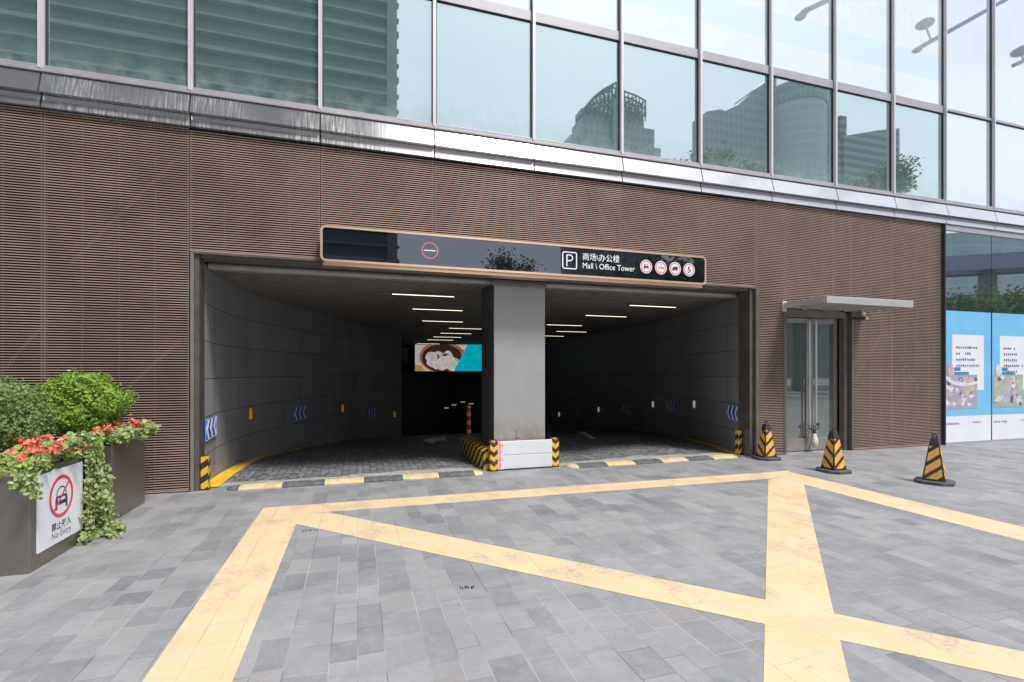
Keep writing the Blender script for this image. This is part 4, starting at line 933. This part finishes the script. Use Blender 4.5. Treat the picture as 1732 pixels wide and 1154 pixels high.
# lattice crowned tower
Yv = 150
def mm(x, y, Yv_=150): return mirror(x+5, y, Yv_)
a, b_ = mm(960,235), mm(1112,205); xl, xr = a.x, b_.x; Yr = a.y
T = thing('crowned_tower', 'tower with an open curved lattice crown reflected in the middle windows', 'building', ((xl+xr)/2, Yr-12, 0))
bb = MB().box(xl, Yr-9, 0, xr, Yr, mm(960,228).z).box(mm(980,200).x, Yr-8.5, mm(960,228).z, mm(1104,195).x, Yr-1, mm(1000,200).z)
bb.box(mm(985,195).x, Yr-8, 0, mm(1092,190).x, Yr-3, mm(1040,185).z).box(mm(1030,200).x, Yr+.1, 0, mm(1048,200).x, Yr+1.2, mm(1040,172).z); bb.build('wall', FM2, T)
cw = MB(); arc = [mm(984,190),mm(990,176),mm(1003,160),mm(1020,146),mm(1042,134),mm(1056,150),mm(1076,157),mm(1092,166),mm(1092,190)]
for dy in (0,-2.5,-5):
    q = [Vector((p.x,p.y+dy-2,p.z)) for p in arc]; cw.tube(q,.3,5)
    q2 = []
    for p, qn in zip(q[:-1], q[1:]): q2 += [p, p.lerp(qn,.33), p.lerp(qn,.66)]
    q = q2+[q[-1]]; zb = mm(1040,192).z
    for fr_ in (.3,.6): cw.tube([Vector((v.x,v.y,zb+(v.z-zb)*fr_)) for v in q], .16, 4)
    for p, qn in zip(q[:-1], q[1:]): cw.cyl(p, Vector((qn.x, p.y, mm(1040,192).z)), .12, n=4); cw.cyl(qn, Vector((p.x, p.y, mm(1040,192).z)), .12, n=4); cw.cyl(p, Vector((p.x,p.y,mm(1040,192).z)), .15, n=4)
for p in arc: cw.cyl((p.x,p.y-2,p.z),(p.x,p.y-7,p.z),.2,n=5)
cw.build('lattice_crown', mat('crown steel', (.12,.15,.16), .5), T)
# stepped office block and round tower
T = thing('stepped_office', 'stepped stone office block with a sweeping base, reflected left of the round tower', 'building', (mm(1245,200).x, mm(1,1).y-15, 0))
st = MB()
yb_ = mm(1,1).y; o_ = [(mm(x,y).x, mm(x,y).z) for x, y in ((1190,189),(1214,185),(1222,188),(1243,178),(1262,161),(1264,156),(1285,143),(1300,128),(1308,131))]
st.prism([(o_[0][0],0)]+o_+[(o_[-1][0],0)], 0, 8, 0, frame((0,yb_,0),(1,0,0),(0,0,1)))
st.build('wall', FM2, T)
T = thing('round_tower', 'pale cylindrical tower with an overhanging rim, reflected between two mullions', 'building', (mm(1338,1).x, mm(1,1).y+4, 0))
cc = mm(1338,1); rad = (mm(1375,1).x-mm(1301,1).x)/2
MB().cyl((cc.x,cc.y,0),(cc.x,cc.y,mm(1338,172).z),rad,n=48).build('shaft', FM3, T, smooth=False)
MB().cyl((cc.x,cc.y,mm(1338,190).z),(cc.x,cc.y,mm(1338,160).z),rad*1.03,n=48).box(cc.x-rad*.9,cc.y-8,0,cc.x-rad*.3,cc.y-4,mm(1310,146).z).box(cc.x+rad*.55,cc.y-8,0,cc.x+rad*1.02,cc.y-4,mm(1368,147).z).build('rim', FM2, T)
T = thing('antenna_tower', 'slatted tower top with a thin mast, reflected right of the round tower', 'building', (mm(1398,1).x, mm(1,1).y-10, 0))
b = MB().box(mm(1384,1).x, cc.y-6, 0, mm(1424,1).x, cc.y+1, mm(1398,235).z)
z0_, z1_ = mm(1398,235).z, mm(1398,192).z
for k in range(12): zz = z0_+(z1_-z0_)*k/12; b.box(mm(1384,1).x, cc.y-5, zz, mm(1392,1).x, cc.y+.5, zz+.6).box(mm(1414,1).x, cc.y-5, zz, mm(1425,1).x, cc.y+.5, zz+.6)
b.box(mm(1394,1).x, cc.y-4, 0, mm(1404,1).x, cc.y-1, z1_); b.build('wall', FM4, T)
MB().cyl((mm(1399,1).x,cc.y-1,z1_-4),(mm(1399,1).x,cc.y-1,mm(1391,150).z),.45,.2,n=8).build('mast', FMl, T)
T = thing('terraced_office', 'long office block with level floor bands reflected in the right windows', 'building', (mm(1460,1).x, mm(1,1).y, 0))
b = MB()
o_ = [(mm(x,y).x, mm(x,y).z) for x, y in ((1414,234),(1440,230),(1470,225),(1508,221))]
b.prism([(o_[0][0],0)]+o_+[(o_[-1][0],0)], 0, 8, 0, frame((0,cc.y+2,0),(1,0,0),(0,0,1)))
b.build('wall', FM4, T)
# glass building and walkway seen in the shop windows
T = thing('curved_glass_hall', 'curved glass hall seen in the shop window reflection above the walkway', 'building', (mirror(1665,400,90).x, mirror(1,1,90).y, 0))
b = MB(); P = [mirror(x,y,90) for x,y in ((1592,412),(1612,402),(1640,394),(1680,391),(1720,396),(1780,400),(1860,404))]
pts = [(p.x, p.y+q) for p, q in zip(P, (-12,-5,0,2,2,0,-4))]; ring_ = pts+[(pts[-1][0],pts[-1][1]-30),(pts[0][0],pts[0][1]-30)]
b.prism(ring_, 0, sum(p.z for p in P)/len(P)); b.build('wall', FM3, T)
T = thing('elevated_walkway', 'blue grey elevated walkway crossing above trees in the shop window reflection', 'footbridge', (mirror(1665,445,26).x, mirror(1,1,26).y, 0))
a, b2 = mirror(1560,447,27.5), mirror(1900,410,20.5); a.z = b2.z = 9.6
d = (b2-a).normalized(); nn = Vector((-d.y,d.x,0))
b = MB(); Mw = frame(a, d, (0,0,1)); Ln = (b2-a).length
b.box(-12,-.6,-2.2,Ln+14,.5,.0,0,Mw).box(-12,-.7,.002,Ln+14,-.6,.2,0,Mw); b.build('deck', mat('walkway blue grey', (.16,.19,.27), .5), T)
b = MB()
for k in range(7): b.box(k*6-9,-9.6,-1.6,k*6-8.2,-.71,-.8,0,Mw)
b.build('pier', FMd, T)
def tree(x, y, h_, r, n_, lab, lean=0):
    sz_ = .13 if r < 1.6 else .24
    if r < 1.6: n_ = 1300
    T = thing('street_tree', lab, 'tree', (x,y,0), 'street trees across the road')
    tk = MB(); tk.cyl((x,y,0),(x+lean*.3,y,h_*.45),.18,.12,n=9); cen = []
    for k in range(9):
        a_ = k*2.4; e_ = random.uniform(.3,1.2); tip = Vector((x+lean*.3+r*.75*math.cos(a_)*math.cos(e_), y+r*.75*math.sin(a_)*math.cos(e_), h_*.55+r*.8*math.sin(e_)))
        tk.cyl((x+lean*.3,y,h_*random.uniform(.33,.45)),tip,.07,.02,n=6); cen.append(tip)
    tk.build('trunk', M_bark, T)
    cen += [Vector((x+random.uniform(-.6,.6)*r, y+random.uniform(-.6,.6)*r, h_*.6+random.uniform(-.2,.5)*r)) for _ in range(10)]
    per = n_//len(cen); P = np.concatenate([np.array(c_)+rng.normal(0,r*.17,(per,3)) for c_ in cen])
    leaves(P, np.tile([0,0,1.0],(len(P),1)), sz_, .8, .7).build('crown', M_leaf_tree, T)
for x, y_, Yv_, h_, r_, lab in ((1190,1,30,26,2.4,'broad street tree reflected low in the window left of the round tower'),(1250,1,33,27.5,2.8,'thin street tree reflected below the stepped office'),(1450,1,32,27.5,2.5,'street tree reflected below the long office block'),(1490,1,31,29,2.5,'street tree reflected at the right end of the long office block'),(1612,1,20,6.9,2.3,'low street tree reflected at the left edge of the shop window'),(1662,1,21,7.4,2.5,'low bushy tree reflected in the middle of the shop window'),(1715,1,20,7.2,2.6,'low bushy tree reflected in the second shop window'),(1770,1,22,7.8,2.8,'low tree reflected beyond the second shop window'),(852,1,22,10.0,1.5,'slender small tree reflected in the black sign'),(1050,1,26,9.5,2.8,'dense street tree reflected in the right half of the black sign'),(1140,1,26,9.8,3.0,'dense street tree reflected at the right end of the black sign')):
    p = mirror(x, 600, Yv_); tree(p.x, p.y, h_, r_, 3400, lab)
# street lamps whose arms show in the upper right glass
def lamp_post(lab, base, arm, heads, Yv, arm2=None):
    pa, pb = mirror(*arm[0], Yv), mirror(*arm[1], Yv); pp = mirror(base, 1, Yv)
    T = thing('street_lamp', lab, 'street lamp', (pp.x, pp.y, 0), 'street lamps across the road')
    MB().cyl((pp.x,pp.y,0),(pp.x,pp.y,pa.z),.13,.09,n=12).build('pole', FMd, T)
    MB().box(0,-.09,-.09,(pb-pa).length,.09,.09,0,frame(pa, pb-pa, (0,1,0))).build('arm', FMd, T)
    if arm2:
        a2, b2_ = mirror(*arm2[0], Yv), mirror(*arm2[1], Yv); MB().box(0,-.08,-.08,(b2_-a2).length,.08,.08,0,frame(a2, b2_-a2, (0,1,0))).build('arm', FMd, T)
        MB().cyl((pp.x,pp.y,pa.z),(pp.x,pp.y,a2.z),.09,.07,n=12).build('pole_top', FMd, T)
    for px2, py2, rr in heads:
        q = mirror(px2,py2,Yv); hd = MB(); vs = []
        for s1 in range(9):
            t = math.pi*s1/8
            for k in range(14): a_ = 2*math.pi*k/14; vs.append((q.x+rr*math.sin(t)*math.cos(a_), q.y+rr*math.sin(t)*math.sin(a_), q.z+rr*.5*math.cos(t)))
        hd.add(vs, [(r_*14+k, r_*14+(k+1)%14, (r_+1)*14+(k+1)%14, (r_+1)*14+k) for r_ in range(8) for k in range(14)])
        dd = (pb-pa).normalized(); tt = max(0, min((pb-pa).length, (q-pa).dot(dd))); hd.cyl(q, (pa+dd*tt) if px2 > 1500 else q+Vector((.5,0,.35)), .04, n=6); hd.build('lamp_head', FMl, T, smooth=True)
lamp_post('street lamp with a broad arm and two heads reflected in the upper right windows', 1810, ((1812,-62),(1550,84)), ((1562,42,.36),(1549,86,.20),(1352,30,.22)), 16, ((1812,-190),(1356,22)))
lamp_post('street lamp with an oval head reflected at the right edge of the upper windows', 2010, ((2012,-20),(1712,112)), ((1724,88,.40),), 16)
